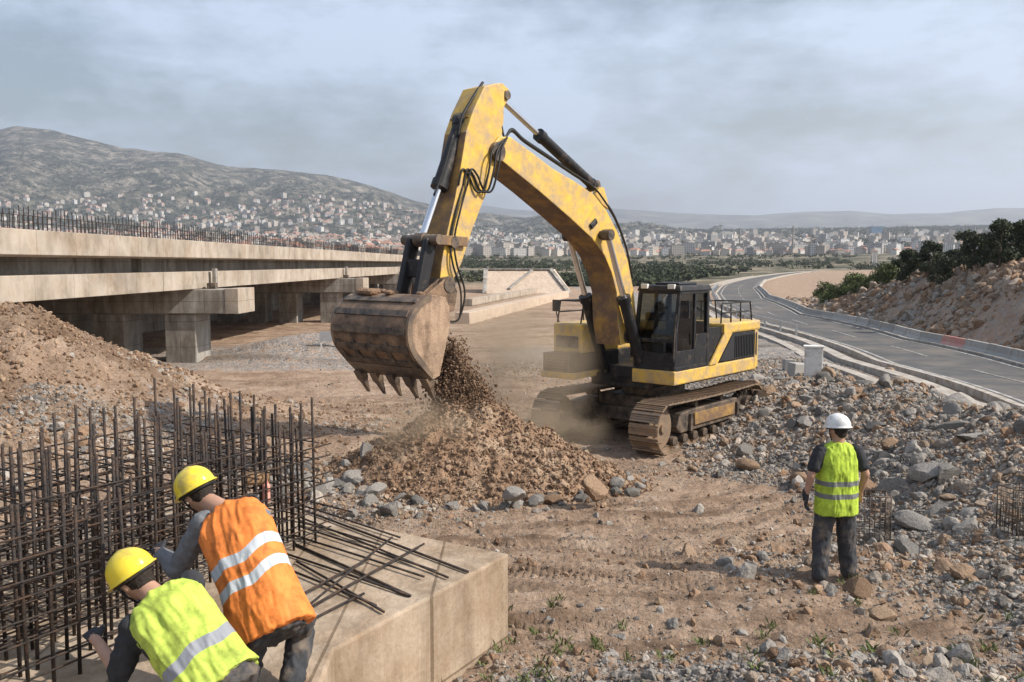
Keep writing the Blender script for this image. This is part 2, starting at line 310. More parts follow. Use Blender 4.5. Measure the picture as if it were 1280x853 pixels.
def ground_mat():
    m = bpy.data.materials.new('ground_soil'); m.use_nodes = True; n, l = m.node_tree.nodes, m.node_tree.links; b = n['Principled BSDF']
    b.inputs['Roughness'].default_value = .95; b.inputs['Specular IOR Level'].default_value = .15
    tc = n.new('ShaderNodeTexCoord')
    def noise(s, d=6, r=.6):
        q = n.new('ShaderNodeTexNoise'); q.inputs['Scale'].default_value = s; q.inputs['Detail'].default_value = d; q.inputs['Roughness'].default_value = r; l.new(tc.outputs['Object'], q.inputs['Vector']); return q
    def ramp(src, stops):
        q = n.new('ShaderNodeValToRGB'); e = q.color_ramp.elements
        while len(e) < len(stops): e.new(.5)
        for i, (p, c) in enumerate(stops): e[i].position = p; e[i].color = tuple(c) + (1,) if len(c) == 3 else c
        l.new(src, q.inputs[0]); return q
    def mix(f, a, c, mode='MIX'):
        q = n.new('ShaderNodeMixRGB'); q.blend_type = mode
        for s, v in ((q.inputs['Fac'], f), (q.inputs['Color1'], a), (q.inputs['Color2'], c)):
            if isinstance(v, (int, float)): s.default_value = v
            elif isinstance(v, tuple): s.default_value = v + (1,)
            else: l.new(v, s)
        return q.outputs[0]
    clay = ramp(noise(1.1, 9, .68).outputs['Fac'], [(.25, (.20, .135, .092)), (.5, (.35, .25, .178)), (.75, (.50, .39, .30))])
    fine = ramp(noise(14, 5, .7).outputs['Fac'], [(.3, (.62, .60, .58)), (.6, (1.1, 1.1, 1.1))])
    clay = mix(1.0, clay.outputs[0], fine.outputs[0], 'MULTIPLY')
    vo = n.new('ShaderNodeTexVoronoi'); vo.inputs['Scale'].default_value = 16; l.new(tc.outputs['Object'], vo.inputs['Vector'])
    vs = n.new('ShaderNodeSeparateColor'); l.new(vo.outputs['Color'], vs.inputs[0])
    grav = ramp(vs.outputs[0], [(0, (.13, .12, .115)), (.45, (.30, .28, .26)), (.8, (.45, .41, .37)), (1, (.42, .28, .18))])
    at = n.new('ShaderNodeAttribute'); at.attribute_name = 'gravel'
    nn = noise(2.6, 7, .65); ad = n.new('ShaderNodeMath'); ad.operation = 'ADD'; l.new(at.outputs['Fac'], ad.inputs[0]); l.new(nn.outputs['Fac'], ad.inputs[1])
    gm = ramp(ad.outputs[0], [(.86, (0, 0, 0)), (1.02, (1, 1, 1))])
    col = mix(gm.outputs[0], clay, grav.outputs[0])
    sc = ramp(noise(.035, 9, .7).outputs['Fac'], [(.40, (.05, .055, .035)), (.5, (.11, .10, .065)), (.58, (.27, .22, .155))])
    s2 = ramp(noise(.3, 6, .7).outputs['Fac'], [(.35, (.6, .6, .6)), (.65, (1.25, 1.25, 1.25))])
    scrub = mix(1.0, sc.outputs[0], s2.outputs[0], 'MULTIPLY')
    a3 = n.new('ShaderNodeAttribute'); a3.attribute_name = 'rut'; col = mix(a3.outputs['Fac'], col, mix(1.0, col, (.58, .55, .52), 'MULTIPLY'))
    a2 = n.new('ShaderNodeAttribute'); a2.attribute_name = 'scrub'
    col = mix(a2.outputs['Fac'], col, scrub)
    l.new(col, b.inputs['Base Color'])
    b1 = n.new('ShaderNodeBump'); b1.inputs['Strength'].default_value = 1.0; b1.inputs['Distance'].default_value = .09; l.new(noise(11, 8, .7).outputs['Fac'], b1.inputs['Height'])
    b2 = n.new('ShaderNodeBump'); b2.inputs['Distance'].default_value = .05; l.new(vo.outputs['Distance'], b2.inputs['Height']); b2.invert = True
    l.new(gm.outputs[0], b2.inputs['Strength']); l.new(b1.outputs[0], b2.inputs['Normal']); l.new(b2.outputs[0], b.inputs['Normal'])
    return m
m_ground = ground_mat()
fa = np.radians(np.linspace(-37, 37, 760)); ca = np.radians(np.linspace(37, 323, 73))[1:-1]
ang = np.concatenate([fa, ca]); na = len(ang)
rad = np.concatenate([np.geomspace(2.2, 5, 60)[:-1], np.geomspace(5, 60, 560)[:-1], np.geomspace(60, 1200, 210)[:-1], np.geomspace(1200, 13000, 60)]); nr = len(rad)
AA, RRD = np.meshgrid(ang, rad); X = RRD * np.sin(AA); Y = RRD * np.cos(AA); Z = G(X, Y)
V = np.stack([X, Y, Z], -1).reshape(-1, 3); V = np.vstack([V, [[0, 0, 0]]])
i, j = np.meshgrid(np.arange(nr - 1), np.arange(na), indexing='ij'); j2 = (j + 1) % na
Fq = np.stack([i * na + j, (i + 1) * na + j, (i + 1) * na + j2, i * na + j2], -1).reshape(-1, 4)[:, ::-1]
xx, yy = V[:, 0], V[:, 1]; dd = np.hypot(xx, yy); tt = (np.arctan2(xx, yy) - thR(dd)) * dd
def gravel_mask(x, y):
    xc = np.interp(y, [2, 8, 13, 18, 22, 30, 40, 60], [7.0, 8.6, 8.6, 8.0, 7.7, 9.2, 12, 17]); u = x - xc
    gm = .62 * sst(-5.4, -3.6, u) * sst(6, 3, u)
    gm = np.maximum(gm, .5 * np.exp(-(((x + 2.6) / 2.4) ** 2 + ((y - 12.6) / 1.8) ** 2)))
    gm = np.maximum(gm, .55 * sst(7.6, 6.6, y) * sst(-.6, .2, x))
    gm = np.maximum(gm, .6 * np.exp(-(((x - 1.2) / 3.2) ** 2 + ((y - 46) / 9) ** 2))); gm = np.maximum(gm, .42 * np.exp(-(((x + 6.5) / 3) ** 2 + ((y - 17) / 4) ** 2)))
    gm = np.maximum(gm, .5 * sst(36, 40, y) * sst(60, 48, y) * sst(-3, -6, x))
    gm = np.maximum(gm, .38 * (((np.arctan2(x, y) - thR(np.hypot(x, y))) * np.hypot(x, y)) > 0) * (y < 120) * (y > 20))
    gm = np.maximum(gm, .3 * np.exp(-(((x - 3.4) / 1.5) ** 2 + ((y - 9.4) / 1.2) ** 2)))
    return gm
gr = gravel_mask(xx, yy)
scr = sst(150, 260, dd) * (1 - .0 * dd); scr = np.where((tt > 0) & (dd < 420), scr * sst(30, 90, tt), scr)
q_ = np.hypot((xx + .3) * .92, yy - 17.2) + .5 * fbm(xx / 3, yy / 3, 2, 41)
rutc = sst(4.2, 5.2, q_) * sst(14.5, 11.5, q_) * sst(-6.5, -4, xx) * sst(6.5, 4.5, xx) * np.clip(np.sin(q_ * 2 * PI / .62) * .6 + .9 * fbm(xx / .9, yy / .35, 4, 45) + .05, 0, 1)
rutc = np.maximum(rutc, sst(14, 18, dd) * sst(140, 100, dd) * (tt < -3) * np.clip(1.7 * fbm(xx / 5 + .2 * yy, yy / 1.1, 5, 55, .6) + .1, 0, 1))
ground = np_mesh('ground', V[:-1], Fq, m_ground, True, {'rut': rutc[:-1], 'gravel': gr[:-1], 'scrub': scr[:-1]}); tag(ground, kind='structure')
hv = [(rad[0] * math.sin(a), rad[0] * math.cos(a), float(G(rad[0] * math.sin(a), rad[0] * math.cos(a)))) for a in ang] + [(0, 0, 0)]
# close the small hole under the camera inside the same mesh
bmg = bmesh.new(); bmg.from_mesh(ground.data); bmg.verts.ensure_lookup_table()
c0 = bmg.verts.new((0, 0, 0)); bmg.verts.ensure_lookup_table()
for k in range(na): bmg.faces.new((bmg.verts[k], bmg.verts[(k + 1) % na], c0)).smooth = True
bmg.to_mesh(ground.data); bmg.free()

# ------------------------------------------------------------------ hills (each one a real ridge with front and back slopes)
def hill_mat(name, a, b, c, s):
    m = bpy.data.materials.new(name); m.use_nodes = True; n, l = m.node_tree.nodes, m.node_tree.links; bs = n['Principled BSDF']; bs.inputs['Roughness'].default_value = 1; bs.inputs['Specular IOR Level'].default_value = .05
    tc = n.new('ShaderNodeTexCoord'); nz = n.new('ShaderNodeTexNoise'); nz.inputs['Scale'].default_value = s; nz.inputs['Detail'].default_value = 12; nz.inputs['Roughness'].default_value = .72; l.new(tc.outputs['Object'], nz.inputs[0])
    rp = n.new('ShaderNodeValToRGB'); e = rp.color_ramp.elements; e.new(.5); e[0].position = .40; e[1].position = .5; e[2].position = .62
    for q, cc in zip(e, (a, b, c)): q.color = cc + (1,)
    l.new(nz.outputs['Fac'], rp.inputs[0]); l.new(rp.outputs[0], bs.inputs['Base Color'])
    n2 = n.new('ShaderNodeTexNoise'); n2.inputs['Scale'].default_value = s * 3; n2.inputs['Detail'].default_value = 9; l.new(tc.outputs['Object'], n2.inputs[0])
    bp = n.new('ShaderNodeBump'); bp.inputs['Strength'].default_value = 1; bp.inputs['Distance'].default_value = 25; l.new(n2.outputs['Fac'], bp.inputs['Height']); l.new(bp.outputs[0], bs.inputs['Normal'])
    return m
def ridge(name, pts, d0, dr, d1, m, seed, rough):
    """pts: (px, py) of the skyline; d0 foot, dr crest, d1 far foot distances"""
    px = np.linspace(pts[0][0], pts[-1][0], 420); py = np.interp(px, [p[0] for p in pts], [p[1] for p in pts])
    th = np.arctan((px - 640) / F); ze = CZ + (330 - py) / F * dr * np.cos(th) * 1.0 / np.cos(th)
    u = np.concatenate([np.linspace(0, 1, 90), 1 + np.linspace(0, 1, 30)[1:]])
    T, U = np.meshgrid(th, u); ZE = np.broadcast_to(ze, T.shape)
    D = np.where(U <= 1, d0 + (dr - d0) * U, dr + (d1 - dr) * (U - 1)) / np.cos(T)
    X = D * np.sin(T); Y = D * np.cos(T); zb = np.interp(D, BD, BZ)
    prof = np.where(U <= 1, U ** 1.35, (1 - (U - 1)) ** 1.5)
    Z = (zb - 12) * (1 - prof) + ZE * prof
    am = np.sin(np.clip(U, 0, 1) * PI) * rough
    rd = 1 - np.abs(fbm(X / (d0 * .16), Y / (d0 * .3), 6, seed, .55)) * 2
    Z = Z + am * (rd - .5) + rough * .10 * fbm(X / 120, Y / 120, 4, seed + 7)
    V = np.stack([X, Y, Z], -1).reshape(-1, 3); nr_, nc = T.shape
    a, b = np.meshgrid(np.arange(nr_ - 1), np.arange(nc - 1), indexing='ij')
    Fq = np.stack([a * nc + b, a * nc + b + 1, (a + 1) * nc + b + 1, (a + 1) * nc + b], -1).reshape(-1, 4)
    o = np_mesh(name, V, Fq, m, True); tag(o, kind='structure'); return o
mh1 = hill_mat('hill_scrub', (.030, .034, .024), (.085, .082, .058), (.27, .235, .19), .016)
mh2 = hill_mat('far_hill_scrub', (.05, .055, .05), (.10, .10, .085), (.2, .185, .15), .004)
ridge('distant_hills', [(-700, 250), (0, 240), (250, 240), (400, 250), (520, 262), (600, 258), (640, 263), (700, 266), (760, 261), (820, 266), (880, 269), (940, 270), (1000, 266), (1060, 265), (1110, 269), (1180, 267), (1240, 261), (1300, 262), (1500, 255), (2100, 245)], 5600, 8600, 11500, mh2, 3, 60)
ridge('hill', [(-900, 190), (-300, 165), (-60, 172), (0, 168), (30, 160), (75, 167), (120, 178), (160, 188), (230, 194), (290, 211), (350, 214), (410, 221), (460, 233), (520, 252), (580, 266), (640, 275), (720, 287), (800, 296), (900, 305)], 2300, 4200, 6000, mh1, 13, 70)

# ------------------------------------------------------------------ motorway
m_asph = mat('asphalt', (.085, .084, .083), .9, .2, .8, .3, 60, dirt=(.17, .145, .12), dirtamt=.45, dscale=.25)
m_paint = mat('road_paint', (.52, .51, .49), .7, .1, 4, .1, dirt=(.2, .18, .16), dirtamt=.75)
m_verge = mat('verge_concrete', (.40, .37, .33), .9, .2, 1, .3, dirt=(.25, .2, .15), dirtamt=.5)
DS = np.geomspace(24, 1000, 220)
def rpos(d, u, dz=0.0):
    a, b = thL(d), thR(d); th = a + (b - a) * u; return (d * math.sin(th), d * math.cos(th), float(base(d)) + .06 + d * .0002 + dz)
def strip(name, u0, u1, m, dz, ds=DS, kind='structure', w0=None):
    V = []; 
    for d in ds:
        V.append(rpos(d, u0, dz)); V.append(rpos(d, u1, dz))
    Fq = [(2 * k, 2 * k + 1, 2 * k + 3, 2 * k + 2) for k in range(len(ds) - 1)]
    o = link_mesh(name, V, Fq, m); o.data.flip_normals() if o.data.polygons[0].normal.z < 0 else None
    return tag(o, kind=kind) if kind else o
strip('road', 0, 1, m_asph, 0)
mk = MB()
def linep(u, w, ds, dash=None):
    for k in range(len(ds) - 1):
        if dash and int(ds[k] / dash) % 2: continue
        d0, d1 = ds[k], ds[k + 1]
        wd = [math.hypot(*(np.array(rpos(d, 1)[:2]) - np.array(rpos(d, 0)[:2]))) for d in (d0, d1)]
        p = [rpos(d0, u, .006 + d0 * .0002), rpos(d0, u + w / wd[0], .006 + d0 * .0002), rpos(d1, u + w / wd[1], .006 + d1 * .0002), rpos(d1, u, .006 + d1 * .0002)]
        mk.add(p, [(3, 2, 1, 0)])
linep(.08, .16, DS); linep(.93, .13, DS); linep(.5, .12, np.linspace(24, 300, 140), 6)
o = mk.build('road_markings', m_paint); tag(o, kind='structure')
# kerb strips either side of the asphalt
def kerb(name, u0, off0, off1, h, m, ds):
    mb = MB(); pr = None
    for d in ds:
        w = math.hypot(*(np.array(rpos(d, 1)[:2]) - np.array(rpos(d, 0)[:2])))
        a, b = rpos(d, u0 + off0 / w), rpos(d, u0 + off1 / w)
        ring = [(a[0], a[1], a[2] - .3), (a[0], a[1], a[2] + h), (b[0], b[1], b[2] + h), (b[0], b[1], b[2] - .3)]
        if pr: 
            n0 = len(mb.v); mb.v += pr + ring; mb.f += [(n0 + k, n0 + k + 1, n0 + 5 + k, n0 + 4 + k) for k in range(3)]; mb.m += [0] * 3
        pr = ring
    o = mb.build(name, m); bm = bmesh.new(); bm.from_mesh(o.data); bmesh.ops.remove_doubles(bm, verts=bm.verts, dist=.0005); bmesh.ops.recalc_face_normals(bm, faces=bm.faces); bm.to_mesh(o.data); bm.free()
    return tag(o, kind='structure')
kerb('kerb', 0, -.02, -.30, .13, m_verge, DS); kerb('drain_channel', 0, -1.3, -1.9, .16, m_verge, DS[:170]); kerb('drain_channel', 0, -3.0, -3.5, .12, m_verge, DS[:150]); kerb('kerb', 1, .02, .3, .13, m_verge, DS)
# concrete barriers along the outer edge of the road
barm = MB(); barm.prism([(-.3, 0), (.3, 0), (.3, .08), (.13, .26), (.09, .60), (-.09, .60), (-.13, .26), (-.3, .08)], -1.45, 1.45)
b0 = None; d = 33.0; bars = []
while d < 235:
    w = math.hypot(*(np.array(rpos(d, 1)[:2]) - np.array(rpos(d, 0)[:2]))); p = Vector(rpos(d, 1 + .75 / w)); q = Vector(rpos(d + 3.02, 1 + .75 / w)); L = (q - p).length; d2 = d + 3.02 * 3.02 / L
    q = Vector(rpos(d2, 1 + .75 / w)); r_ = (q - p)
    px_ = 640 + F * p.x / p.y
    red = 52.5 < d < 57.5
    mm = m_barrier
    if b0 is None: b0 = barm.build('road_barrier', m_barrier, bevel=.015); o = b0
    else: o = b0.copy(); COL.objects.link(o)
    if red: o.data = o.data.copy(); o.data.materials[0] = m_red
    o.location = (p + q) / 2; o.rotation_euler = (0, 0, math.atan2(r_.y, r_.x) - PI / 2)
    if red: tag(o, 'faded red barrier block in the pale row along the outer road edge', 'barrier', 'faded red barrier blocks')
    else: tag(o, 'pale concrete barrier block in the row along the outer road edge', 'barrier', 'concrete barriers along the road')
    d = d2
# guard rail along the inner side at the bend
def rail(px0, d0, d1, off, label):
    root = empty('guard_rail', rpos((d0 + d1) / 2, 0), label=label, cat='guard rail'); inv = Vector(root.location)
    def P(d, z): 
        w = math.hypot(*(np.array(rpos(d, 1)[:2]) - np.array(rpos(d, 0)[:2]))); return Vector(rpos(d, off / w)) + Vector((0, 0, z)) - inv
    mb = MB(); ds = np.linspace(d0, d1, 30)
    for k in range(29): mb.beam(P(ds[k], .62), P(ds[k + 1], .62), .06, .31)
    mb.build('rail', m_galv, root)
    for d in np.arange(d0, d1, 4.0):
        MB().beam(P(d, -.2), P(d, .8), .12, .12).build('post', m_galv, root)
rail(0, 62, 190, -.8, 'grey steel guard rail on the inner edge of the road bend behind the excavator')
# ------------------------------------------------------------------ bridge
bx0 = Vector((-15.9, 0, 0)); bdir = Vector((25 / 1100, 1, 0)).normalized(); bn = Vector((bdir.y, -bdir.x, 0))
def bp(Y, o, z):       # Y along the view, o outwards from the edge line (towards the road)
    return bx0 + bdir * (Y / bdir.y) + bn * o + Vector((0, 0, z))
ZT = CZ + 1.08
bridge = empty('bridge', bp(60, -5.5, -1.5), label='long unfinished concrete road bridge with starter bars standing along its deck', cat='bridge'); bo = Vector(bridge.location)
def bm_profile(prof, Y0, Y1, name, m, segs=1, gap=0, bev=.02):
    for k in range(segs):
        a = Y0 + (Y1 - Y0) * k / segs + gap / 2; b = Y0 + (Y1 - Y0) * (k + 1) / segs - gap / 2
        n = len(prof); vs = [bp(a, p[0], p[1]) - bo for p in prof] + [bp(b, p[0], p[1]) - bo for p in prof]
        mb = MB(); mb.add(vs, [tuple(range(n))[::-1], tuple(range(n, 2 * n))] + [(i, (i + 1) % n, n + (i + 1) % n, n + i) for i in range(n)])
        o = mb.build(name, m, bridge, bevel=bev)
        bmx = bmesh.new(); bmx.from_mesh(o.data); bmesh.ops.recalc_face_normals(bmx, faces=bmx.faces); bmx.to_mesh(o.data); bmx.free()
YB0, YB1 = 8, 190
bm_profile([(0, ZT), (0, ZT - .80), (-.35, ZT - .86), (-11.2, ZT - .86), (-11.2, ZT - .06), (-.4, ZT - .06), (-.38, ZT)], YB0, YB1, 'deck', m_conc)
bm_profile([(-1.35, ZT - .863), (-1.35, ZT - 1.62), (-1.8, ZT - 1.62), (-1.8, ZT - .863)], YB0, YB1, 'web', m_concg, bev=0)
for off in (-4.2, -7.4, -10): bm_profile([(off, ZT - .863), (off, ZT - 1.62), (off - .5, ZT - 1.62), (off - .5, ZT - .863)], YB0, YB1, 'web', m_concg, bev=0)
bm_profile([(-.12, ZT - 1.453), (-.12, ZT - 2.28), (-.75, ZT - 2.28), (-1.6, ZT - 1.98), (-11, ZT - 1.98), (-11, ZT - 1.623), (-1.3, ZT - 1.623), (-1.3, ZT - 1.453)], YB0, YB1, 'lower_beam', m_conc, segs=6, gap=.07)
# piers and crossheads
for k, Y in enumerate((12.5, 43.0, 74.0, 105, 137, 168)):
    zc = ZT - 2.29; gz = g(bp(Y, -4, 0).x, Y)
    cap = MB(); hw = 1.35
    cap.box((0, 0, 0), (11.9, 2.4, 1.15)); o = cap.build('crosshead', m_concg, bridge, bevel=.03)
    o.location = bp(Y, -4.55, zc - .585) - bo; o.rotation_euler = (0, 0, -math.atan2(bdir.x, bdir.y))
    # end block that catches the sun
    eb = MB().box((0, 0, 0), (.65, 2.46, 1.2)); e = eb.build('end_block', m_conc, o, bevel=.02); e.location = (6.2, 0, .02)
    for oo in (-.95, -4.4, -7.0, -9.6):
        p = bp(Y, oo, 0); zz = float(base(math.hypot(p.x, p.y))) - .8; top = zc - 1.175
        c = MB(); c.box((0, 0, 0), (1.5, 2.0, top - zz)); q = c.build('pier', m_concg, bridge, bevel=.05); q.location = bp(Y, oo, (zz + top) / 2) - bo; q.rotation_euler = (0, 0, -math.atan2(bdir.x, bdir.y))
    b2 = MB().box((0, 0, 0), (.4, .4, .28)); 
    q = b2.build('bearing', m_dark, bridge); q.location = bp(Y, .3, zc + .14) - bo
    s = MB().box((0, 0, 0), (.18, .3, .95)); q = s.build('bracket', m_concg, bridge); q.location = bp(Y + .8, .16, zc + .5) - bo
# wall closing the bay under the near spans
wl_ = MB().box((0, 0, 0), (.5, 150, 4.6)); q = wl_.build('rear_wall', m_concg, bridge); q.location = bp(82, -11.9, CZ - 3.1) - bo; q.rotation_euler = (0, 0, -math.atan2(bdir.x, bdir.y))
wl_ = MB().box((0, 0, 0), (8.5, .6, 2.9)); q = wl_.build('abutment', m_concg, bridge); q.location = bp(188, -5, CZ - 2.8) - bo
# starter bars on the deck edge: the 100 nearest as parts, the rest one part
barv = MB().cyl((0, 0, 0), (0, 0, .74), .017, n=5); b0 = None; rest = MB(); cnt = 0
Y = 20.0; barlist = []
while Y < 150:
    h = 1 + random.uniform(-.13, .1)
    if cnt < 98:
        if b0 is None: b0 = barv.build('starter_bar', m_steel, bridge); o = b0
        else: o = b0.copy(); COL.objects.link(o)
        o.location = bp(Y, -.2, ZT - .04) - bo; o.scale = (1, 1, h); o.rotation_euler = (random.uniform(-.04, .04), random.uniform(-.04, .04), 0)
    else:
        a = bp(Y, -.2, ZT - .04) - bo; rest.cyl(a, a + Vector((random.uniform(-.03, .03), 0, .74 * h)), .02, n=4)
    cnt += 1; Y += .27 if cnt < 98 else .36
o = rest.build('starter_bars', m_steel, bridge); o['kind'] = 'stuff'
for hh in (.22, .45): MB().tube([bp(19.5, -.215, ZT + hh) - bo, bp(90, -.215, ZT + hh - .01) - bo, bp(150, -.215, ZT + hh) - bo], .014, 4).build('tie_bar', m_steel, bridge)
inner = MB()
Y = 20
while Y < 120: a = bp(Y, -3.2, ZT - .08) - bo; inner.cyl(a, a + Vector((0, 0, .8)), .017, n=4); Y += .33
o = inner.build('inner_starter_bars', m_steel, bridge); o['kind'] = 'stuff'

# ------------------------------------------------------------------ abutment embankment and beam in the middle distance
m_slab = mat('pale_paving', (.50, .40, .31), .9, .12, .8, .2, dirt=(.36, .27, .2), dirtamt=.4)
p = on_z(640, 366, -1.6)
ramp_ = empty('embankment', (1.0, p.y, -1.7), label='pale sloping paved embankment with concrete edge strips where the bridge lands', cat='embankment')
mb = MB(); H = 4.0
base_ = [(-5.5, -5), (8.5, -5), (10, 16), (-5.5, 16)]; top_ = [(-5.5, 1.5), (5.6, 1.5), (7, 16), (-5.5, 16)]
vs = [(x, y, 0) for x, y in base_] + [(x, y, H) for x, y in top_]
mb.add(vs, [(0, 1, 5, 4), (1, 2, 6, 5), (2, 3, 7, 6), (3, 0, 4, 7), (4, 5, 6, 7)]); mb.build('slope', m_slab, ramp_)
for (a, b) in ((0, 4), (1, 5), (4, 5)):
    A = Vector(vs[a]); B = Vector(vs[b]); MB().beam(A + Vector((0, -.15, .1)), B + Vector((0, -.15, .1)), .7, .25).build('edge_strip', m_concg, ramp_)
MB().beam(Vector((-1.5, -3.9, .9)), Vector((2.4, .9, 3.9)), .5, .25).build('edge_strip', m_concg, ramp_)
a = on_z(578, 404, -1.5); b = on_z(706, 371, -1.5)
bb = MB().beam(Vector((0, 0, .3)), Vector((b.x - a.x, b.y - a.y, .3)), 1.2, 1.0); o = bb.build('concrete_beam', m_slab, bevel=.03); o.location = (a.x, a.y, -1.45)
tag(o, 'long pale concrete beam lying on the haul road between bucket and embankment', 'beam')
a = on_z(585, 382, -1.5); b = on_z(690, 362, -1.5)
bb = MB().beam(Vector((0, 0, .3)), Vector((b.x - a.x, b.y - a.y, .3)), 1.0, .8); o = bb.build('concrete_beam', m_conc, bevel=.03); o.location = (a.x, a.y, -1.45)
tag(o, 'low concrete beam at the foot of the sloping paved embankment', 'beam')
# white cabinet and blocks beside the road
def gp(px, d): 
    x = (px - 640) / F * d; return Vector((x, d, g(x, d)))
p = gp(1019, 29.5); cab_ = empty('utility_cabinet', p - Vector((0, 0, .05)), -.3, label='pale upright utility cabinet among rubble beside the road', cat='cabinet')
MB().box((0, 0, .5), (.58, .42, 1.0)).build('body', m_whitep, cab_, bevel=.015); MB().box((0, 0, 1.03), (.66, .5, .06)).build('lid', m_whitep, cab_, bevel=.01); MB().box((0, -.218, .5), (.48, .012, .85)).build('door', m_whitep, cab_)
for k, (px, d, lab) in enumerate(((1000, 31, 'low pale concrete block lying left of the utility cabinet'), (988, 33, 'small pale concrete block farthest left of the utility cabinet'))):
    p = gp(px, d); o = MB().box((0, 0, .22), (.7, .4, .5)).build('concrete_block', m_barrier, bevel=.03); o.location = p; o.rotation_euler = (.05, .08, .4 + k); tag(o, lab, 'block')
p = gp(408, 44); o = empty('site_sign', p, .1, label='small grey notice board on short posts before the far dirt mound', cat='sign')
MB().box((0, 0, .55), (.75, .05, .5)).build('board', m_galv, o); MB().box((-.3, .03, .25), (.06, .06, .6)).build('post', m_whitep, o); MB().box((.46, .03, .35), (.12, .06, .8)).build('post', m_whitep, o)

# ------------------------------------------------------------------ far town
def bldmat(name, col, wx=.3):
    m = bpy.data.materials.new(name); m.use_nodes = True; n, l = m.node_tree.nodes, m.node_tree.links; b = n['Principled BSDF']; b.inputs['Roughness'].default_value = .8
    tc = n.new('ShaderNodeTexCoord'); br = n.new('ShaderNodeTexBrick'); br.offset = 0; br.inputs['Scale'].default_value = 1; br.inputs['Brick Width'].default_value = 3.2; br.inputs['Row Height'].default_value = 3.0; br.inputs['Mortar Size'].default_value = .75; br.inputs['Mortar Smooth'].default_value = .05
    geo = n.new('ShaderNodeSeparateXYZ'); l.new(tc.outputs['Object'], geo.inputs[0]); ad = n.new('ShaderNodeMath'); l.new(geo.outputs[0], ad.inputs[0]); l.new(geo.outputs[1], ad.inputs[1])
    cb = n.new('ShaderNodeCombineXYZ'); l.new(ad.outputs[0], cb.inputs[0]); l.new(geo.outputs[2], cb.inputs[1]); l.new(cb.outputs[0], br.inputs['Vector'])
    oi = n.new('ShaderNodeObjectInfo'); rp = n.new('ShaderNodeValToRGB'); rp.color_ramp.interpolation = 'CONSTANT'; e = rp.color_ramp.elements
    cols = [(.50, .47, .43), (.42, .37, .31), (.60, .585, .56), (.36, .31, .26), (.46, .41, .35), (.30, .285, .27)] if col is None else [col] * 2
    while len(e) < len(cols): e.new(.5)
    for k, c in enumerate(cols): e[k].position = k / len(cols); e[k].color = c + (1,)
    l.new(oi.outputs['Random'], rp.inputs[0]); l.new(rp.outputs[0], br.inputs['Mortar']); br.inputs['Color1'].default_value = (.1, .11, .13, 1); br.inputs['Color2'].default_value = (.2, .21, .23, 1)
    l.new(br.outputs[0], b.inputs['Base Color']); return m
m_bld = bldmat('town_wall', None); m_roof = mat('town_roof', (.25, .14, .10), .9, .2, .3, 0, obrand=.4); m_roofg = mat('flat_roof', (.33, .32, .30), .9, .1, .3, 0, obrand=.3)
m_tower = bldmat('tower_facade', (.08, .20, .32))
def house(w, dd_, h, kind):
    mb = MB(); mb.box((0, 0, h / 2 - 2), (w, dd_, h + 4))
    if kind == 0: mb.add([(-w / 2 - .4, -dd_ / 2 - .4, h), (w / 2 + .4, -dd_ / 2 - .4, h), (w / 2 + .4, dd_ / 2 + .4, h), (-w / 2 - .4, dd_ / 2 + .4, h), (-w / 2 + 1, 0, h + dd_ * .28), (w / 2 - 1, 0, h + dd_ * .28)], [(0, 1, 5, 4), (1, 2, 5), (2, 3, 4, 5), (3, 0, 4), (3, 2, 1, 0)], 1)
    else: mb.box((0, 0, h + .3), (w + .5, dd_ + .5, .6), m=2); mb.box((w * .15, 0, h + 1.6), (w * .3, dd_ * .35, 2.2))
    return mb
protos = []
for k, (w, q, h, kd) in enumerate([(13, 10, 6, 0), (16, 11, 7, 0), (11, 11, 9, 1), (18, 12, 12, 1), (22, 13, 18, 1), (14, 12, 9, 0), (26, 12, 15, 1), (16, 16, 26, 1)]): protos.append((house(w, q, h, kd), h))
pm = [None] * 8; cnt = 0; stuffV = []; stuffF = []; stuffM = []
rnd = random.Random(5)
spots = []
def terrain_far(x, y):      # town terrain: ground or the foot of the hill, whichever is higher
    return float(G(x, y))
bpy.context.view_layer.update()
from mathutils.bvhtree import BVHTree
hillobj = [o for o in COL.objects if o.name == 'hill'][0]
hb_ = BVHTree.FromPolygons([v.co[:] for v in hillobj.data.vertices], [tuple(p.vertices) for p in hillobj.data.polygons])
tries = 0
while len(spots) < 4200 and tries < 90000:
    tries += 1
    px = rnd.uniform(-120, 1400); d = 620 * (3700 / 620) ** (rnd.random() ** .75)
    x = (px - 640) / F * d
    z = terrain_far(x, d); hh = hb_.ray_cast(Vector((x, d, 2000)), Vector((0, 0, -1)))
    if hh[0] is not None: z = max(z, hh[0].z)
    py = 330 - (z - CZ) / d * F
    lim = np.interp(px, [-100, 0, 150, 300, 450, 560, 640, 1300], [246, 243, 246, 244, 250, 274, 295, 298])
    if py < lim: continue
    if px < 520 and py > 318: continue
    dens = .45 + .9 * float(vnoise(px / 60, py / 6, 3)) + (.2 if px > 560 else .12)
    if rnd.random() > dens: continue
    if px > 530 and d < 950: continue
    k = rnd.choice([0, 1, 2, 5, 0, 1, 2, 3]) if px < 560 else rnd.choice([0, 1, 2, 3, 3, 4, 5, 6])
    if px > 780 and rnd.random() < .12 and d > 1500: k = 7
    sc = rnd.uniform(.5, .78) if px > 540 else rnd.uniform(.7, 1.1)
    spots.append((protos[k][1] * sc * (12 if k > 2 else 10) / d ** 2, px, x, d, z, k, sc, rnd.uniform(0, PI)))
spots.sort(reverse=True)
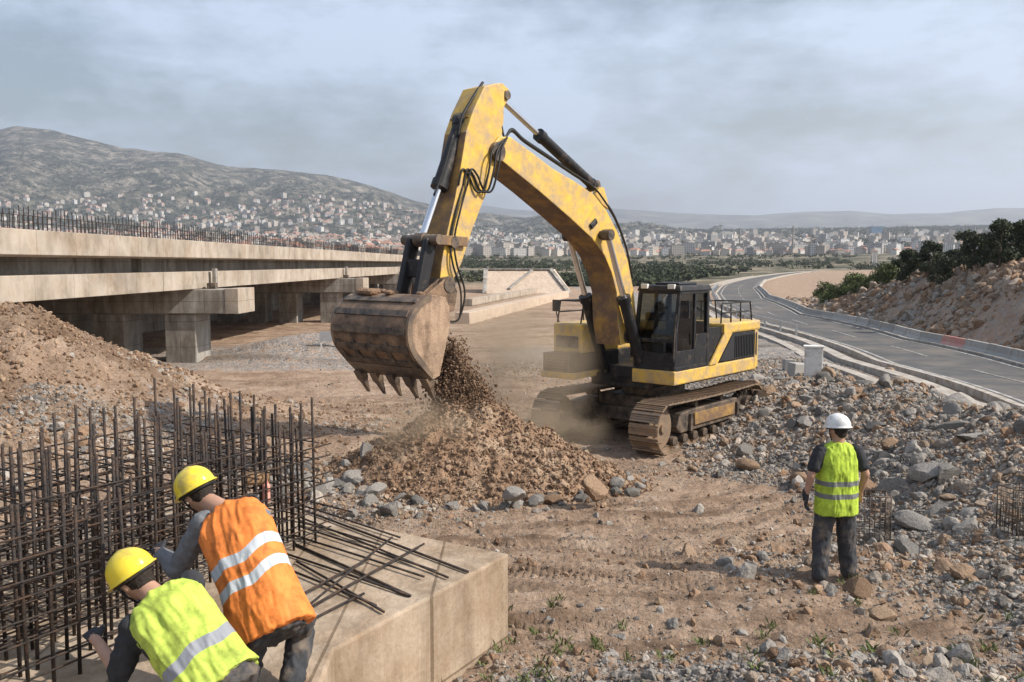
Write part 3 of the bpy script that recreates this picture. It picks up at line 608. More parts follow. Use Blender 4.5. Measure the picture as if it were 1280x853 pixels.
for n_, (_, px, x, d, z, k, sc, rz) in enumerate(spots):
    if n_ < 285:
        if pm[k] is None: pm[k] = protos[k][0].build('town_house' if k in (0, 1, 5) else 'apartment_block', [m_bld, m_roof, m_roofg]); o = pm[k]
        else: o = pm[k].copy(); COL.objects.link(o)
        o.location = (x, d, z); o.rotation_euler = (0, 0, rz); o.scale = (sc, sc, sc)
        if k in (0, 1, 5): tag(o, 'small pale house with pitched tiled roof in the distant town', 'house', 'distant houses with pitched roofs')
        else: tag(o, 'pale flat roofed block in the distant town', 'building', 'distant flat roofed blocks')
    else:
        mb = protos[k][0]; c, s = math.cos(rz), math.sin(rz); b = sum(len(v) for v in stuffV)
        vv = np.array(mb.v) * sc; vv = np.stack([vv[:, 0] * c - vv[:, 1] * s + x, vv[:, 0] * s + vv[:, 1] * c + d, vv[:, 2] + z], -1); stuffV.append(vv)
        nf = rnd.choice((0, 1, 2, 3)); stuffF += [tuple(i + b for i in f) for f in mb.f]; stuffM += [(m_ + (3 if (m_ == 0 and nf > 1) else 0) + (1 if (m_ == 0 and nf == 3) else 0)) for m_ in mb.m]
wa = mat('town_wall_white', (.52, .505, .48), .8, .1, .05, 0); wb = mat('town_wall_tan', (.38, .33, .28), .8, .1, .05, 0)
o = link_mesh('distant_town', np.vstack(stuffV), stuffF, [mat('town_wall_cream', (.46, .42, .37), .8, .1, .05, 0), m_roof, m_roofg, wa, wb], mi=stuffM)
tag(o, 'mass of pale houses and blocks spreading over the far plain and hillside', 'town', kind='stuff')
def far_tower(px, w, ptop, d, label, name='tower_block', m=m_tower, dp=14):
    x = (px - 640) / F * d; z = g(x, d); h = CZ + (330 - ptop) / F * d - z; W_ = w / F * d
    r_ = empty(name, (x, d, z), 0, label=label, cat='tower' if name == 'tower_block' else 'mast')
    if name == 'tower_block':
        MB().box((0, 0, h / 2), (W_, dp, h)).build('wall', m, r_); MB().box((0, 0, h + 1), (W_ * .5, dp * .5, 2.4)).build('roof_housing', m_roofg, r_)
        MB().box((-W_ / 2 - 1.2, 0, h / 2), (2.4, dp * .8, h * .97)).build('stair_core', m_roofg, r_)
    else:
        MB().cyl((0, 0, -2), (0, 0, h), W_ / 2, W_ / 3, 8).build('shaft', m_concg, r_); MB().cyl((0, 0, h * .82), (0, 0, h * .86), W_ * .9, n=8).build('platform', m_concg, r_)
far_tower(1091, 14, 284, 1900, 'blue glass tower block standing alone above the distant town')
far_tower(1152, 9, 288, 2100, 'pale slender tower block right of the blue glass tower', m=bldmat('pale_facade', (.6, .57, .5)))
far_tower(1166, 8, 290, 2200, 'pale tower block beside the slender one, farther right in the town', m=MATS.get('x') or bldmat('tan_facade', (.5, .45, .38)))
far_tower(907, 15, 291, 2000, 'broad pale tower block left of the two thin masts', m=bldmat('cream_facade', (.62, .58, .5)))
far_tower(923, 2.4, 288, 1100, 'thin mast rising left of the taller mast over the town', 'mast')
far_tower(989, 2.6, 283, 1100, 'tallest thin mast rising over the middle of the town', 'mast')

# ------------------------------------------------------------------ trees
def leafmat(name, a, b):
    m = bpy.data.materials.new(name); m.use_nodes = True; n, l = m.node_tree.nodes, m.node_tree.links; bs = n['Principled BSDF']; bs.inputs['Roughness'].default_value = .7; bs.inputs['Specular IOR Level'].default_value = .2
    at = n.new('ShaderNodeAttribute'); at.attribute_name = 'rc'; rp = n.new('ShaderNodeValToRGB'); rp.color_ramp.elements[0].color = a + (1,); rp.color_ramp.elements[1].color = b + (1,)
    l.new(at.outputs['Fac'], rp.inputs[0]); l.new(rp.outputs[0], bs.inputs['Base Color']); return m
m_leaf = leafmat('dark_foliage', (.022, .030, .015), (.075, .088, .045)); m_leaf2 = leafmat('bush_foliage', (.045, .065, .02), (.15, .17, .06))
def leaves(centres, radii, n, size, seed):
    r = np.random.default_rng(seed); k = r.integers(0, len(centres), n); c = np.array(centres)[k]; rad_ = np.array(radii)[k]
    v = r.normal(size=(n, 3)); v /= np.linalg.norm(v, axis=1)[:, None]; q = r.random(n) ** .45
    p = c + v * rad_[:, None] * q[:, None] * np.array([1, 1, .8])
    a = r.normal(size=(n, 3)); a /= np.linalg.norm(a, axis=1)[:, None]; b = np.cross(a, r.normal(size=(n, 3))); b /= np.linalg.norm(b, axis=1)[:, None]
    s = size * r.uniform(.6, 1.5, n)[:, None]
    V = np.stack([p - a * s, p + b * s * .6, p + a * s, p - b * s * .6], 1).reshape(-1, 3)
    Fq = np.arange(4 * n).reshape(-1, 4); rc = np.repeat(np.clip(.5 * r.random(n) + .5 * r.random(len(centres))[k], 0, 1), 4)
    return V, Fq, rc
def tree_proto(h, w, seed, lm, n=4200, size=.14):
    r = random.Random(seed); root = empty('tree')
    mb = MB(); mb.tube([(0, 0, -.4), (.05, .02, h * .25), (r.uniform(-.2, .2), r.uniform(-.2, .2), h * .6)], [.04 * h * .6, .028 * h * .6, .012 * h], 7)
    cs = []; rs = []
    for k in range(18):
        a = r.uniform(0, 2 * PI); hh = r.uniform(.10, .9) * h; q = w * (1 - abs(hh / h - .42) * 1.1) * r.uniform(.3, .85); c = (math.cos(a) * q, math.sin(a) * q, hh)
        cs.append(c); rs.append(r.uniform(.17, .33) * w + .25); mb.tube([(0, 0, h * .2 + .2 * k / 13 * h), tuple(.5 * x for x in c[:2]) + (hh * .8,), c], [.035, .02, .01], 4)
    cs.append((0, 0, h * .9)); rs.append(.25 * w)
    mb.build('trunk', m_bark, root, True); V, Fq, rc = leaves(cs, rs, n, size, seed); np_mesh('crown', V, Fq, lm, False, {'rc': rc}, root); return root
TP = [tree_proto(4.6, 2.3, 3, m_leaf), tree_proto(5.4, 2.0, 8, m_leaf), tree_proto(3.6, 2.2, 15, m_leaf)]
BP = [tree_proto(2.6, 2.2, 23, m_leaf2, 2400, .13), tree_proto(2.0, 1.9, 29, m_leaf2, 2000, .12)]
for q in BP: q.name = 'bush'
rt = random.Random(9); used = set()
trees = [(1276, 62, 1), (1262, 66, 0), (1247, 60, 1), (1232, 66, 2), (1240, 72, 0), (1218, 64, 0), (1204, 68, 1), (1190, 70, 2), (1176, 66, 0), (1160, 72, 0), (1148, 76, 2), (1134, 74, 1), (1120, 80, 0), (1270, 76, 0), (1255, 84, 1), (1225, 86, 0), (1196, 84, 0), (1165, 88, 2), (1300, 64, 1), (1325, 66, 0), (1350, 62, 2), (1110, 92, 0), (1142, 95, 0), (1090, 98, 2), (1072, 104, 0)]
for k, (px, d, t) in enumerate(trees):
    src = TP[t]; o = src if t not in used else copy_tree(src); used.add(t)
    x = (px - 640) / F * d; o.location = (x, d, g(x, d) - .1); o.rotation_euler = (0, 0, rt.uniform(0, 6)); s = rt.uniform(.55, .80) * np.interp(px, [1090, 1180, 1280], [.62, .85, 1.0]); o.scale = (s, s, s)
    tag(o, 'dark green tree in the band of trees on top of the rubble bank', 'tree', 'trees on top of the right bank')
bushes = [(1040, 92, 0), (1050, 90, 1), (1060, 90, 0), (1072, 86, 0), (1084, 84, 1), (1056, 98, 0), (1070, 97, 0), (1084, 95, 1), (1098, 84, 0), (1110, 80, 1), (1046, 104, 1), (1034, 108, 0), (1100, 92, 0), (1092, 100, 0), (1064, 106, 0)]
for k, (px, d, t) in enumerate(bushes):
    src = BP[t]; o = src if (t + 10) not in used else copy_tree(src); used.add(t + 10)
    x = (px - 640) / F * d; o.location = (x, d, g(x, d) - .15); o.rotation_euler = (0, 0, rt.uniform(0, 6)); s = rt.uniform(.55, .85); o.scale = (s, s, s)
    tag(o, 'low olive green bush in the clump at the left foot of the bank', 'bush', 'bushes at the foot of the bank')
# far woodland bands
cs = []; rs = []; rw = random.Random(4)
while len(cs) < 6200:
    px = rw.uniform(-150, 1420); d = 190 * (1500 / 190) ** rw.random(); x = (px - 640) / F * d
    th = math.atan2(x, d); dd_ = math.hypot(x, d)
    if thL(dd_) - 14 / dd_ < th < thR(dd_) + 10 / dd_: continue
    if px > 930 and dd_ < 330: continue
    if px < 700 and d < 230: continue
    if float(vnoise(x / 60, d / 60, 8)) + float(vnoise(x / 14, d / 14, 9)) * .8 < .10: continue
    r_ = rw.uniform(.9, 2.6) * (.7 if d < 320 else 1.1); cs.append((x, d, g(x, d) + r_ * .5)); rs.append(r_)
V, Fq, rc = leaves(cs, rs, 260000, .5, 77)
o = np_mesh('woodland', V, Fq, m_leaf, False, {'rc': rc}); tag(o, 'dark green scrub woodland covering the plain before the town', 'woodland', kind='stuff')
cs = []; rs = []
while len(cs) < 15000:
    px = rw.uniform(-150, 1420); d = 1300 * (3600 / 1300) ** rw.random(); x = (px - 640) / F * d; z = g(x, d)
    hh = hb_.ray_cast(Vector((x, d, 2000)), Vector((0, 0, -1)))
    if hh[0] is not None: z = max(z, hh[0].z)
    r_ = rw.uniform(4, 9); cs.append((x, d, z + r_ * .3)); rs.append(r_)
V, Fq, rc = leaves(cs, rs, 260000, 2.2, 78)
o = np_mesh('woodland', V, Fq, m_leaf, False, {'rc': rc}); tag(o, 'dark tree clumps scattered between the far houses', 'woodland', kind='stuff')
# ------------------------------------------------------------------ excavator
MX, MY, MZ = 3.28, 20.25, -.62
EH = Vector((-.643, -.766, 0)); EL = Vector((.766, -.643, 0)); M0 = Vector((MX, MY, MZ))
exc = empty('excavator', M0, math.atan2(-.766, -.643), label='large dusty yellow crawler excavator with raised boom emptying its bucket', cat='excavator')
def sz(px, py, o):
    P = on_plane(px, py, M0 + EL * o, EL) - M0; return (P.dot(EH), P.z)
def s3(px, py, o): a = sz(px, py, o); return Vector((a[0], o, a[1]))
def recalc(o):
    bm = bmesh.new(); bm.from_mesh(o.data); bmesh.ops.recalc_face_normals(bm, faces=bm.faces); bm.to_mesh(o.data); bm.free(); return o
# tracks
def track(yc):
    Lh, r_, zc = 1.98, .47, .55
    N = 46; per = 4 * Lh + 2 * PI * r_; pts = []
    def path(t):
        t %= per
        if t < 2 * Lh: return Vector((Lh - t, 0, zc + r_ - .03 * math.sin(t / (2 * Lh) * PI))), 0 + PI
        t -= 2 * Lh
        if t < PI * r_: a = PI / 2 + t / r_; return Vector((-Lh + r_ * math.cos(a), 0, zc + r_ * math.sin(a))), a + PI / 2
        t -= PI * r_
        if t < 2 * Lh: return Vector((-Lh + t, 0, zc - r_)), 0
        t -= 2 * Lh; a = -PI / 2 + t / r_; return Vector((Lh + r_ * math.cos(a), 0, zc + r_ * math.sin(a))), a + PI / 2
    belt = MB()
    for k in range(N):
        p, a = path(k * per / N); M = Matrix.Rotation(-a, 3, 'Y')
        n = M @ Vector((0, 0, -1)); tt = M @ Vector((1, 0, 0))
        belt.box(p + n * .045 + Vector((0, yc, 0)), (per / N * .94, .68, .032), M)
        belt.box(p + n * .078 + tt * .05 + Vector((0, yc, 0)), (.02, .67, .04), M); belt.box(p + n * .07 + Vector((0, yc, 0)), (.014, .67, .022), M); belt.box(p + n * .07 - tt * .05 + Vector((0, yc, 0)), (.014, .67, .022), M)
        for s in (-.09, .09): belt.box(p + Vector((0, yc + s, 0)), (per / N * .98, .04, .085), M)
    belt.build('track_belt', m_shoe, exc)
    sg = 1 if yc > 0 else -1
    fr = MB(); fr.prism([(-1.5, .36), (1.35, .36), (1.5, .5), (1.35, .78), (.7, .82), (-1.3, .82), (-1.55, .6)], yc - .2, yc + .2); fr.build('track_frame', m_dark, exc, bevel=.02)
    MB().box((-.15, yc + sg * .225, .60), (1.9, .05, .26)).build('frame_cover', m_yellowd, exc, bevel=.01)
    MB().box((.95, yc + sg * .23, .55), (.1, .06, .36)).build('guide_guard', m_dark, exc); MB().box((-1.25, yc + sg * .23, .55), (.1, .06, .36)).build('guide_guard', m_dark, exc)
    i = MB(); i.cyl((0, -.09, 0), (0, .09, 0), .44, n=28); i.cyl((0, -.13, 0), (0, .13, 0), .30, n=24); i.cyl((0, -.18, 0), (0, .18, 0), .10, n=16)
    o = i.build('idler', m_shoe, exc, auto=True); o.location = (Lh, yc, zc)
    i = MB(); i.cyl((0, -.06, 0), (0, .06, 0), .38, n=24)
    for k in range(18): a = k * PI / 9; i.box((.41 * math.cos(a), 0, .41 * math.sin(a)), (.1, .1, .06), Matrix.Rotation(-a, 3, 'Y'))
    i.cyl((0, -.2, 0), (0, .2, 0), .24, n=20)
    for k in range(10): a = k * PI / 5; i.cyl((.18 * math.cos(a), -.23, .18 * math.sin(a)), (.18 * math.cos(a), .23, .18 * math.sin(a)), .02, n=6)
    o = i.build('sprocket', m_dark, exc, auto=True); o.location = (-Lh, yc, zc)
    for k in range(8):
        o = MB().cyl((0, -.19, 0), (0, .19, 0), .1, n=14).build('track_roller', m_dark, exc, auto=True); o.location = (-1.55 + k * .44, yc, .22)
    for k in (-.6, .6):
        o = MB().cyl((0, -.17, 0), (0, .17, 0), .07, n=12).build('carrier_roller', m_dark, exc, auto=True); o.location = (k, yc, .9)
track(1.27); track(-1.27)
cb = MB(); cb.box((0, 0, .72), (1.7, 1.9, .5)); 
for a in (-1, 1): cb.box((a * .75, 0, .55), (.4, 2.2, .32), m=0)
cb.build('carbody', m_dark, exc, bevel=.03)
MB().cyl((0, 0, .9), (0, 0, 1.28), .72, n=32).build('turntable', m_dark, exc, auto=True)
# upper frame
up_ = MB(); up_.box((-.55, 0, 1.37), (4.0, 1.5, .26)); up_.box((.6, .1, 1.5), (1.7, .7, .4)); up_.build('upper_frame', m_black, exc, bevel=.02)
sk = MB(); sk.box((-.45, 1.15, 1.53), (3.95, .52, .30)); sk.box((1.15, .88, 1.53), (.72, 1.05, .30)); sk.build('side_skirt', m_yellow, exc, bevel=.03)
MB().box((-.5, 1.0, 1.40), (3.7, .7, .1)).build('skirt_bottom', m_black, exc)
sk = MB(); sk.box((-.75, -1.12, 1.5), (3.4, .56, .26)); sk.build('side_skirt', m_yellow, exc, bevel=.03)
# left hood, grille and yellow sweep
hood = MB(); hood.box((-1.6, 0, 2.0), (1.8, 2.78, .66)); hood.build('engine_housing', m_black, exc, bevel=.03)
top = MB(); top.box((-1.62, 0, 2.45), (1.95, 2.86, .24)); top.build('hood_top', m_yellow, exc, bevel=.05)
sw = MB(); sw.prism([(.02, 1.685), (-.34, 1.685), (-1.05, 2.33), (-.66, 2.33)], 1.392, 1.44); sw.prism([(-.66, 2.33), (-1.05, 2.33), (-1.06, 2.56), (-.64, 2.56)], 1.392, 1.437); sw.build('side_sweep', m_yellow, exc, bevel=.008)
gl = MB(); gl.prism([(-.50, 1.72), (-1.12, 2.28), (-2.44, 2.28), (-2.44, 1.72)], 1.392, 1.412)
for k in range(14): gl.box((-1.25 - k * .085, 1.42, 2.0), (.018, .02, .5))
gl.build('grille', m_grille, exc)
pnl = MB(); pnl.prism([(.0, 1.69), (.0, 2.5), (-.62, 2.5), (-.62, 2.32), (.0, 1.72)], 1.30, 1.385); pnl.build('service_panel', m_black, exc)
MB().box((-1.6, 1.575, 2.43), (.16, .02, .05)).build('hood_latch', m_black, exc) if False else None
cw = MB(); n = 10; prof = [(-2.3, 1.40)] + [(-2.3 - .62 * math.cos(t) ** .6 if math.cos(t) > 0 else -2.3, 1.42 * math.sin(t)) for t in np.linspace(PI / 2, -PI / 2, 17)] + [(-2.3, -1.40)]
pv = [(x, y, 1.42) for x, y in prof] + [(x, y, 2.5) for x, y in prof]; nn_ = len(prof)
cw.add(pv, [tuple(range(nn_))[::-1], tuple(range(nn_, 2 * nn_))] + [(i, (i + 1) % nn_, nn_ + (i + 1) % nn_, nn_ + i) for i in range(nn_)])
recalc(cw.build('counterweight', m_yellow, exc, bevel=.05))
mf = MB(); mf.cyl((-1.5, -.7, 2.5), (-1.5, -.7, 3.0), .07, n=12); mf.cyl((-1.5, -.7, 2.6), (-1.5, -.7, 2.85), .11, n=12); mf.build('exhaust', m_dark, exc, auto=True)
MB().box((-1.0, -.2, 2.66), (.7, .9, .2)).build('engine_cover', m_black, exc, bevel=.03)
def railing(pts, posts, name='handrail', r=.019):
    mb = MB(); mb.tube(pts, r, 6)
    for a, b in posts: mb.tube([a, b], r, 6)
    mb.build(name, m_black, exc, True)
zt = 3.02
railing([(-.7, 1.32, 2.55), (-.74, 1.32, zt), (-2.2, 1.32, zt), (-2.35, 1.3, 2.57)], [((-1.2, 1.32, 2.55), (-1.2, 1.32, zt)), ((-1.7, 1.32, 2.55), (-1.7, 1.32, zt)), ((-.72, 1.32, 2.8), (-2.28, 1.32, 2.8))])
railing([(-.75, .4, 2.55), (-.75, .4, zt), (-2.2, .4, zt), (-2.3, .4, 2.57)], [((-1.5, .4, 2.55), (-1.5, .4, zt)), ((-2.2, .4, zt), (-2.2, 1.32, zt))])
# right-hand tank and tool boxes (left in the picture)
tb = MB(); tb.box((.82, -1.03, 2.28), (2.3, .80, .66)); tb.build('fuel_tank', m_yellow, exc, bevel=.05)
tb = MB(); tb.box((1.15, -1.04, 1.76), (2.3, .84, .42)); tb.build('tool_box', m_black, exc, bevel=.03)
MB().box((1.16, -1.04, 1.49), (2.36, .88, .14)).build('step_plate', m_yellow, exc, bevel=.02)
gb = MB()
for k in range(6): gb.box((2.31, -1.04, 1.59 + k * .065), (.02, .66, .025))
for k in range(3): gb.box((2.32, -1.34 + .3 * k, 1.76), (.02, .03, .40))
gb.build('box_grille', m_dark, exc)
tb = MB(); tb.box((1.98, -1.03, 2.2), (.03, .6, .26), m=0); tb.build('front_plate', m_dark, exc, bevel=.01)
railing([(1.9, -1.36, 2.6), (1.78, -1.36, 3.10), (.1, -1.36, 3.10), (.1, -1.36, 2.6)], [((.9, -1.36, 2.6), (.9, -1.36, 3.10)), ((1.78, -1.36, 3.10), (1.78, -.72, 3.10)), ((1.78, -.72, 3.10), (1.9, -.72, 2.6)), ((1.84, -1.36, 2.85), (.1, -1.36, 2.85)), ((.1, -1.36, 3.10), (.1, -.72, 3.10)), ((.1, -.72, 3.10), (.1, -.72, 2.6))])
mr = MB(); mr.tube([(1.7, -1.42, 2.5), (1.75, -1.5, 2.8), (1.75, -1.5, 2.9)], .015, 5); mr.box((1.76, -1.5, 2.98), (.05, .18, .26)); mr.build('side_mirror', m_black, exc)
# cab
x0, x1, y0, y1, z0, z1 = .02, 1.5, .38, 1.40, 1.68, 3.38
cabf = MB()
def pil(a, b, w=.075): cabf.beam(a, b, w, w)
tl = (1.28, z1 - .06)
for y in (y0 + .04, y1 - .04):
    pil((x1 - .04, y, z0), (x1 - .06, y, z0 + .75)); pil((x1 - .06, y, z0 + .72), (tl[0], y, tl[1])); pil((x0 + .04, y, z0), (x0 + .06, y, z1 - .05), .1)
    pil((x1 - .05, y, z0 + .03), (x0 + .04, y, z0 + .03), .09); pil((tl[0], y, tl[1]), (x0 + .05, y, z1 - .05), .09); pil((.66, y, z0), (.62, y, z1 - .05), .07)
for x, z in ((x1 - .04, z0 + .03), (tl[0], tl[1]), (x0 + .05, z1 - .05), (x0 + .05, z0 + .03), (x1 - .05, z0 + .62)): pil((x, y0 + .04, z), (x, y1 - .04, z), .07)
cabf.build('cab_frame', m_black, exc, bevel=.01)
rf = MB(); rf.box((.64, (y0 + y1) / 2, z1 + .02), (1.42, 1.08, .13), taper=.93); rf.box((.6, (y0 + y1) / 2, z1 + .11), (.8, .6, .06)); rf.build('cab_roof', m_black, exc, bevel=.03)
lp = MB()
lw = MB(); lw.box((.34, y1 - .015, z0 + .38), (.6, .03, .70)); lw.box((1.08, y1 - .015, z0 + .22), (.8, .03, .38)); lw.box((x1 - .03, (y0 + y1) / 2, z0 + .2), (.03, .94, .34)); lw.box((x0 + .04, .89, z0 + .5), (.04, .96, .95)); lw.build('cab_lower_panel', m_black, exc, bevel=.008)
m_glassT = bpy.data.materials.new('clear_cab_glass'); m_glassT.use_nodes = True
_n, _l = m_glassT.node_tree.nodes, m_glassT.node_tree.links; _n.clear(); _o = _n.new('ShaderNodeOutputMaterial'); _mx = _n.new('ShaderNodeMixShader'); _t = _n.new('ShaderNodeBsdfTransparent'); _t.inputs[0].default_value = (.34, .37, .38, 1); _g = _n.new('ShaderNodeBsdfGlossy'); _g.inputs['Roughness'].default_value = .05; _w = _n.new('ShaderNodeLayerWeight'); _w.inputs['Blend'].default_value = .5; _p = _n.new('ShaderNodeMath'); _p.operation = 'POWER'; _p.inputs[1].default_value = 3.0; _l.new(_w.outputs['Facing'], _p.inputs[0]); _f = _n.new('ShaderNodeMath'); _f.operation = 'MULTIPLY_ADD'; _f.inputs[1].default_value = .7; _f.inputs[2].default_value = .05; _l.new(_p.outputs[0], _f.inputs[0])
_l.new(_f.outputs[0], _mx.inputs[0]); _l.new(_t.outputs[0], _mx.inputs[1]); _l.new(_g.outputs[0], _mx.inputs[2]); _l.new(_mx.outputs[0], _o.inputs[0])
def pane(pts, name='window'): recalc(link_mesh(name, pts, [tuple(range(len(pts)))], m_glassT, exc))
pane([(x1 - .055, y0 + .06, z0 + .62), (x1 - .055, y1 - .06, z0 + .62), (x1 - .065, y1 - .06, z0 + .75), (tl[0] + .01, y1 - .06, tl[1]), (tl[0] + .01, y0 + .06, tl[1]), (x1 - .065, y0 + .06, z0 + .75)], 'windscreen')
pane([(.68, y1 - .03, z0 + .42), (1.44, y1 - .03, z0 + .42), (1.43, y1 - .03, z0 + .75), (1.27, y1 - .03, z1 - .1), (.66, y1 - .03, z1 - .1)])
pane([(.08, y1 - .03, z0 + .74), (.6, y1 - .03, z0 + .74), (.58, y1 - .03, z1 - .1), (.1, y1 - .03, z1 - .1)])
pane([(.08, y0 + .03, z0 + .5), (1.42, y0 + .03, z0 + .5), (1.27, y0 + .03, z1 - .1), (.1, y0 + .03, z1 - .1)])
pane([(x0 + .03, y0 + .06, z0 + 1.0), (x0 + .03, y1 - .06, z0 + 1.0), (x0 + .03, y1 - .06, z1 - .1), (x0 + .03, y0 + .06, z1 - .1)], 'rear_window')
st = MB(); st.box((.45, .9, z0 + .45), (.5, .5, .14)); st.box((.22, .9, z0 + .85), (.14, .48, .75), (0, -.15, 0)); st.box((.17, .9, z0 + 1.3), (.1, .26, .2)); st.box((.45, .9, z0 + .2), (.35, .4, .4)); st.build('seat', m_seat, exc, bevel=.04)
for y in (.6, 1.2): MB().box((.72, y, z0 + .5), (.45, .14, .25)).tube([(.85, y, z0 + .6), (.88, y, z0 + .85)], .02, 6).build('console', m_black, exc, bevel=.02)
MB().box((1.3, .89, z0 + .5), (.1, .3, .3)).build('display', m_black, exc, bevel=.02)

MB().tube([(.7, y1 + .03, z0 + .5), (.7, y1 + .05, z0 + .75)], .015, 5).build('door_handle', m_dark, exc); dr = MB(); dr.tube([(1.52, y1 - .02, z0 + .2), (1.56, y1 + .02, z0 + .8), (1.46, y1, z0 + 1.2)], .014, 5); dr.build('grab_rail', m_dark, exc)
mr = MB(); mr.tube([(1.3, y1, z1 - .3), (1.42, y1 + .16, z1 - .25)], .013, 5); mr.box((1.42, y1 + .18, z1 - .4), (.04, .2, .36)); mr.build('side_mirror', m_black, exc)
wk = MB()
for y in (.55, 1.2): wk.box((1.33, y, z1 + .06), (.08, .16, .1))
wk.build('work_light', m_whitep, exc, bevel=.01)
# boom
def pr(pts, o): return [sz(x, y, o) for x, y in pts]
BOOM_T = [(617, 181), (625, 171), (638, 171), (660, 187), (690, 210), (722, 229), (742, 243), (758, 263), (773, 292), (785, 326), (792, 362), (796, 400), (796, 425)]
BOOM_B = [(776, 432), (772, 400), (771, 366), (765, 342), (756, 320), (740, 298), (712, 272), (674, 239), (642, 213), (624, 198)]
bpoly = pr(BOOM_T + BOOM_B, .33)
def loftplate(name, poly, y0, y1, m, parent=None, bevel=.015):
    mb = MB(); mb.prism(poly, y0, y1); return recalc(mb.build(name, m, parent or exc, bevel=bevel))
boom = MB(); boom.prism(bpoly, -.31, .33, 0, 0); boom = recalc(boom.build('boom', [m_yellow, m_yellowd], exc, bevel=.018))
def mud_shade(o, poly, idx0, idx1):  # swaps faces to the browner yellow: mud plus shade put into the colour
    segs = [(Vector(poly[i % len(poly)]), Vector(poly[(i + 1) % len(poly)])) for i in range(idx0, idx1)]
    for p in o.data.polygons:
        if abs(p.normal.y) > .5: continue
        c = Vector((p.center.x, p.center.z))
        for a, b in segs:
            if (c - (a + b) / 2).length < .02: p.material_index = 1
mud_shade(boom, bpoly, len(BOOM_T), len(bpoly) - 1)
print('boom pts', [tuple(round(c, 2) for c in q) for q in bpoly])
STK = [(606, 108), (621, 104), (631, 112), (630, 150), (626, 185), (617, 222), (603, 255), (589, 292), (577, 330), (566, 352), (556, 366), (549, 362), (552, 330), (556, 305), (562, 278), (569, 248), (577, 203), (583, 165), (592, 138)]
spoly = pr(STK, .27); print('stick', [tuple(round(c, 2) for c in q) for q in spoly])
stick = recalc(MB().prism(spoly, -.25, .27).build('stick', [m_yellow, m_yellowd], exc, bevel=.018)); mud_shade(stick, spoly, 10, 17)
def cylinder(a, b, r, split, name):
    a, b = Vector(a), Vector(b); c = a.lerp(b, split); d = (b - a).normalized()
    mb = MB(); mb.cyl(a, c, r, n=16); mb.cyl(c - d * .10, c + d * .04, r * 1.2, n=16); mb.cyl(a - d * .02, a + d * .12, r * 1.12, n=16); o = mb.build(name, m_black, exc, auto=True)
    MB().cyl(c, b, r * .52, n=14).build('rod', m_chrome, o, auto=True)
    s = Vector((0, 1, 0)); MB().cyl(b - s * .1, b + s * .1, r * .95, n=14).build('rod_eye', m_dark, o, auto=True); MB().cyl(a - s * .1, a + s * .1, r * 1.1, n=14).build('base_eye', m_dark, o, auto=True)
    return o
LG = [sz(x, y, .2) for x, y in ((612, 106), (628, 104), (637, 113), (636, 124), (627, 138), (614, 140))]
for y in (-.2, .13): recalc(MB().prism(LG, y, y + .07).build('stick_lug', m_yellow, exc, bevel=.008))
MB().cyl((LG[2][0] + .09, -.24, LG[2][1] - .1), (LG[2][0] + .09, .24, LG[2][1] - .1), .08, n=16).build('pivot_pin', m_dark, exc, auto=True)
cylinder(s3(742, 240, 0) + Vector((0, 0, .12)), Vector((LG[2][0] + .09, 0, LG[2][1] - .1)), .105, .60, 'stick_cylinder')
br_ = MB(); q = s3(742, 246, 0); br_.prism([(q.x - .3, q.z - .25), (q.x + .3, q.z - .05), (q.x + .08, q.z + .18), (q.x - .08, q.z + .18)], -.2, -.12); br_.prism([(q.x - .3, q.z - .25), (q.x + .3, q.z - .05), (q.x + .08, q.z + .18), (q.x - .08, q.z + .18)], .12, .2); recalc(br_.build('cylinder_bracket', m_yellow, exc))
cylinder(s3(583, 160, 0) + Vector((.12, 0, .1)), s3(527, 300, 0), .125, .56, 'bucket_cylinder')
bk2 = MB(); q = s3(586, 165, 0); bk2.prism([(q.x + .25, q.z + .2), (q.x - .15, q.z + .3), (q.x - .2, q.z - .35)], .14, .22); bk2.prism([(q.x + .25, q.z + .2), (q.x - .15, q.z + .3), (q.x - .2, q.z - .35)], -.22, -.14); recalc(bk2.build('cylinder_bracket', m_yellowd, exc))
for y in (-.47, .50):
    cylinder((1.28, y, 1.55), (2.70, y, 4.5), .12, .56, 'boom_cylinder')
MB().cyl((2.70, -.56, 4.5), (2.70, .58, 4.5), .085, n=14).build('boom_pin', m_dark, exc, auto=True)
for (px, py, r_) in ((621, 190, .17), (783, 420, .16), (556, 356, .13), (566, 303, .10)):
    q = sz(px, py, .3); w = .36 if py != 356 else .42
    MB().cyl((q[0], -w, q[1]), (q[0], w, q[1]), r_, n=18).build('pivot_pin', m_dark, exc, auto=True)
# linkage
A_, B_, C_ = s3(566, 303, 0), s3(527, 300, 0), s3(513, 372, 0)
for y in (-.33, .33):
    MB().beam(Vector((A_.x, y, A_.z)), Vector((B_.x, y, B_.z)), .05, .16, up=(0, 0, 1)).build('idler_link', m_yellowd, exc, bevel=.01)
lk = MB()
for y in (-.2, .2): lk.beam(Vector((B_.x, y, B_.z)), Vector((C_.x, y, C_.z)), .12, .24, up=(1, 0, 0))
lk.box((B_ + C_) / 2, (.12, .34, .3)); lk.build('bucket_link', m_black, exc, bevel=.03)
MB().cyl((B_.x, -.42, B_.z), (B_.x, .42, B_.z), .085, n=14).build('pivot_pin', m_dark, exc, auto=True)
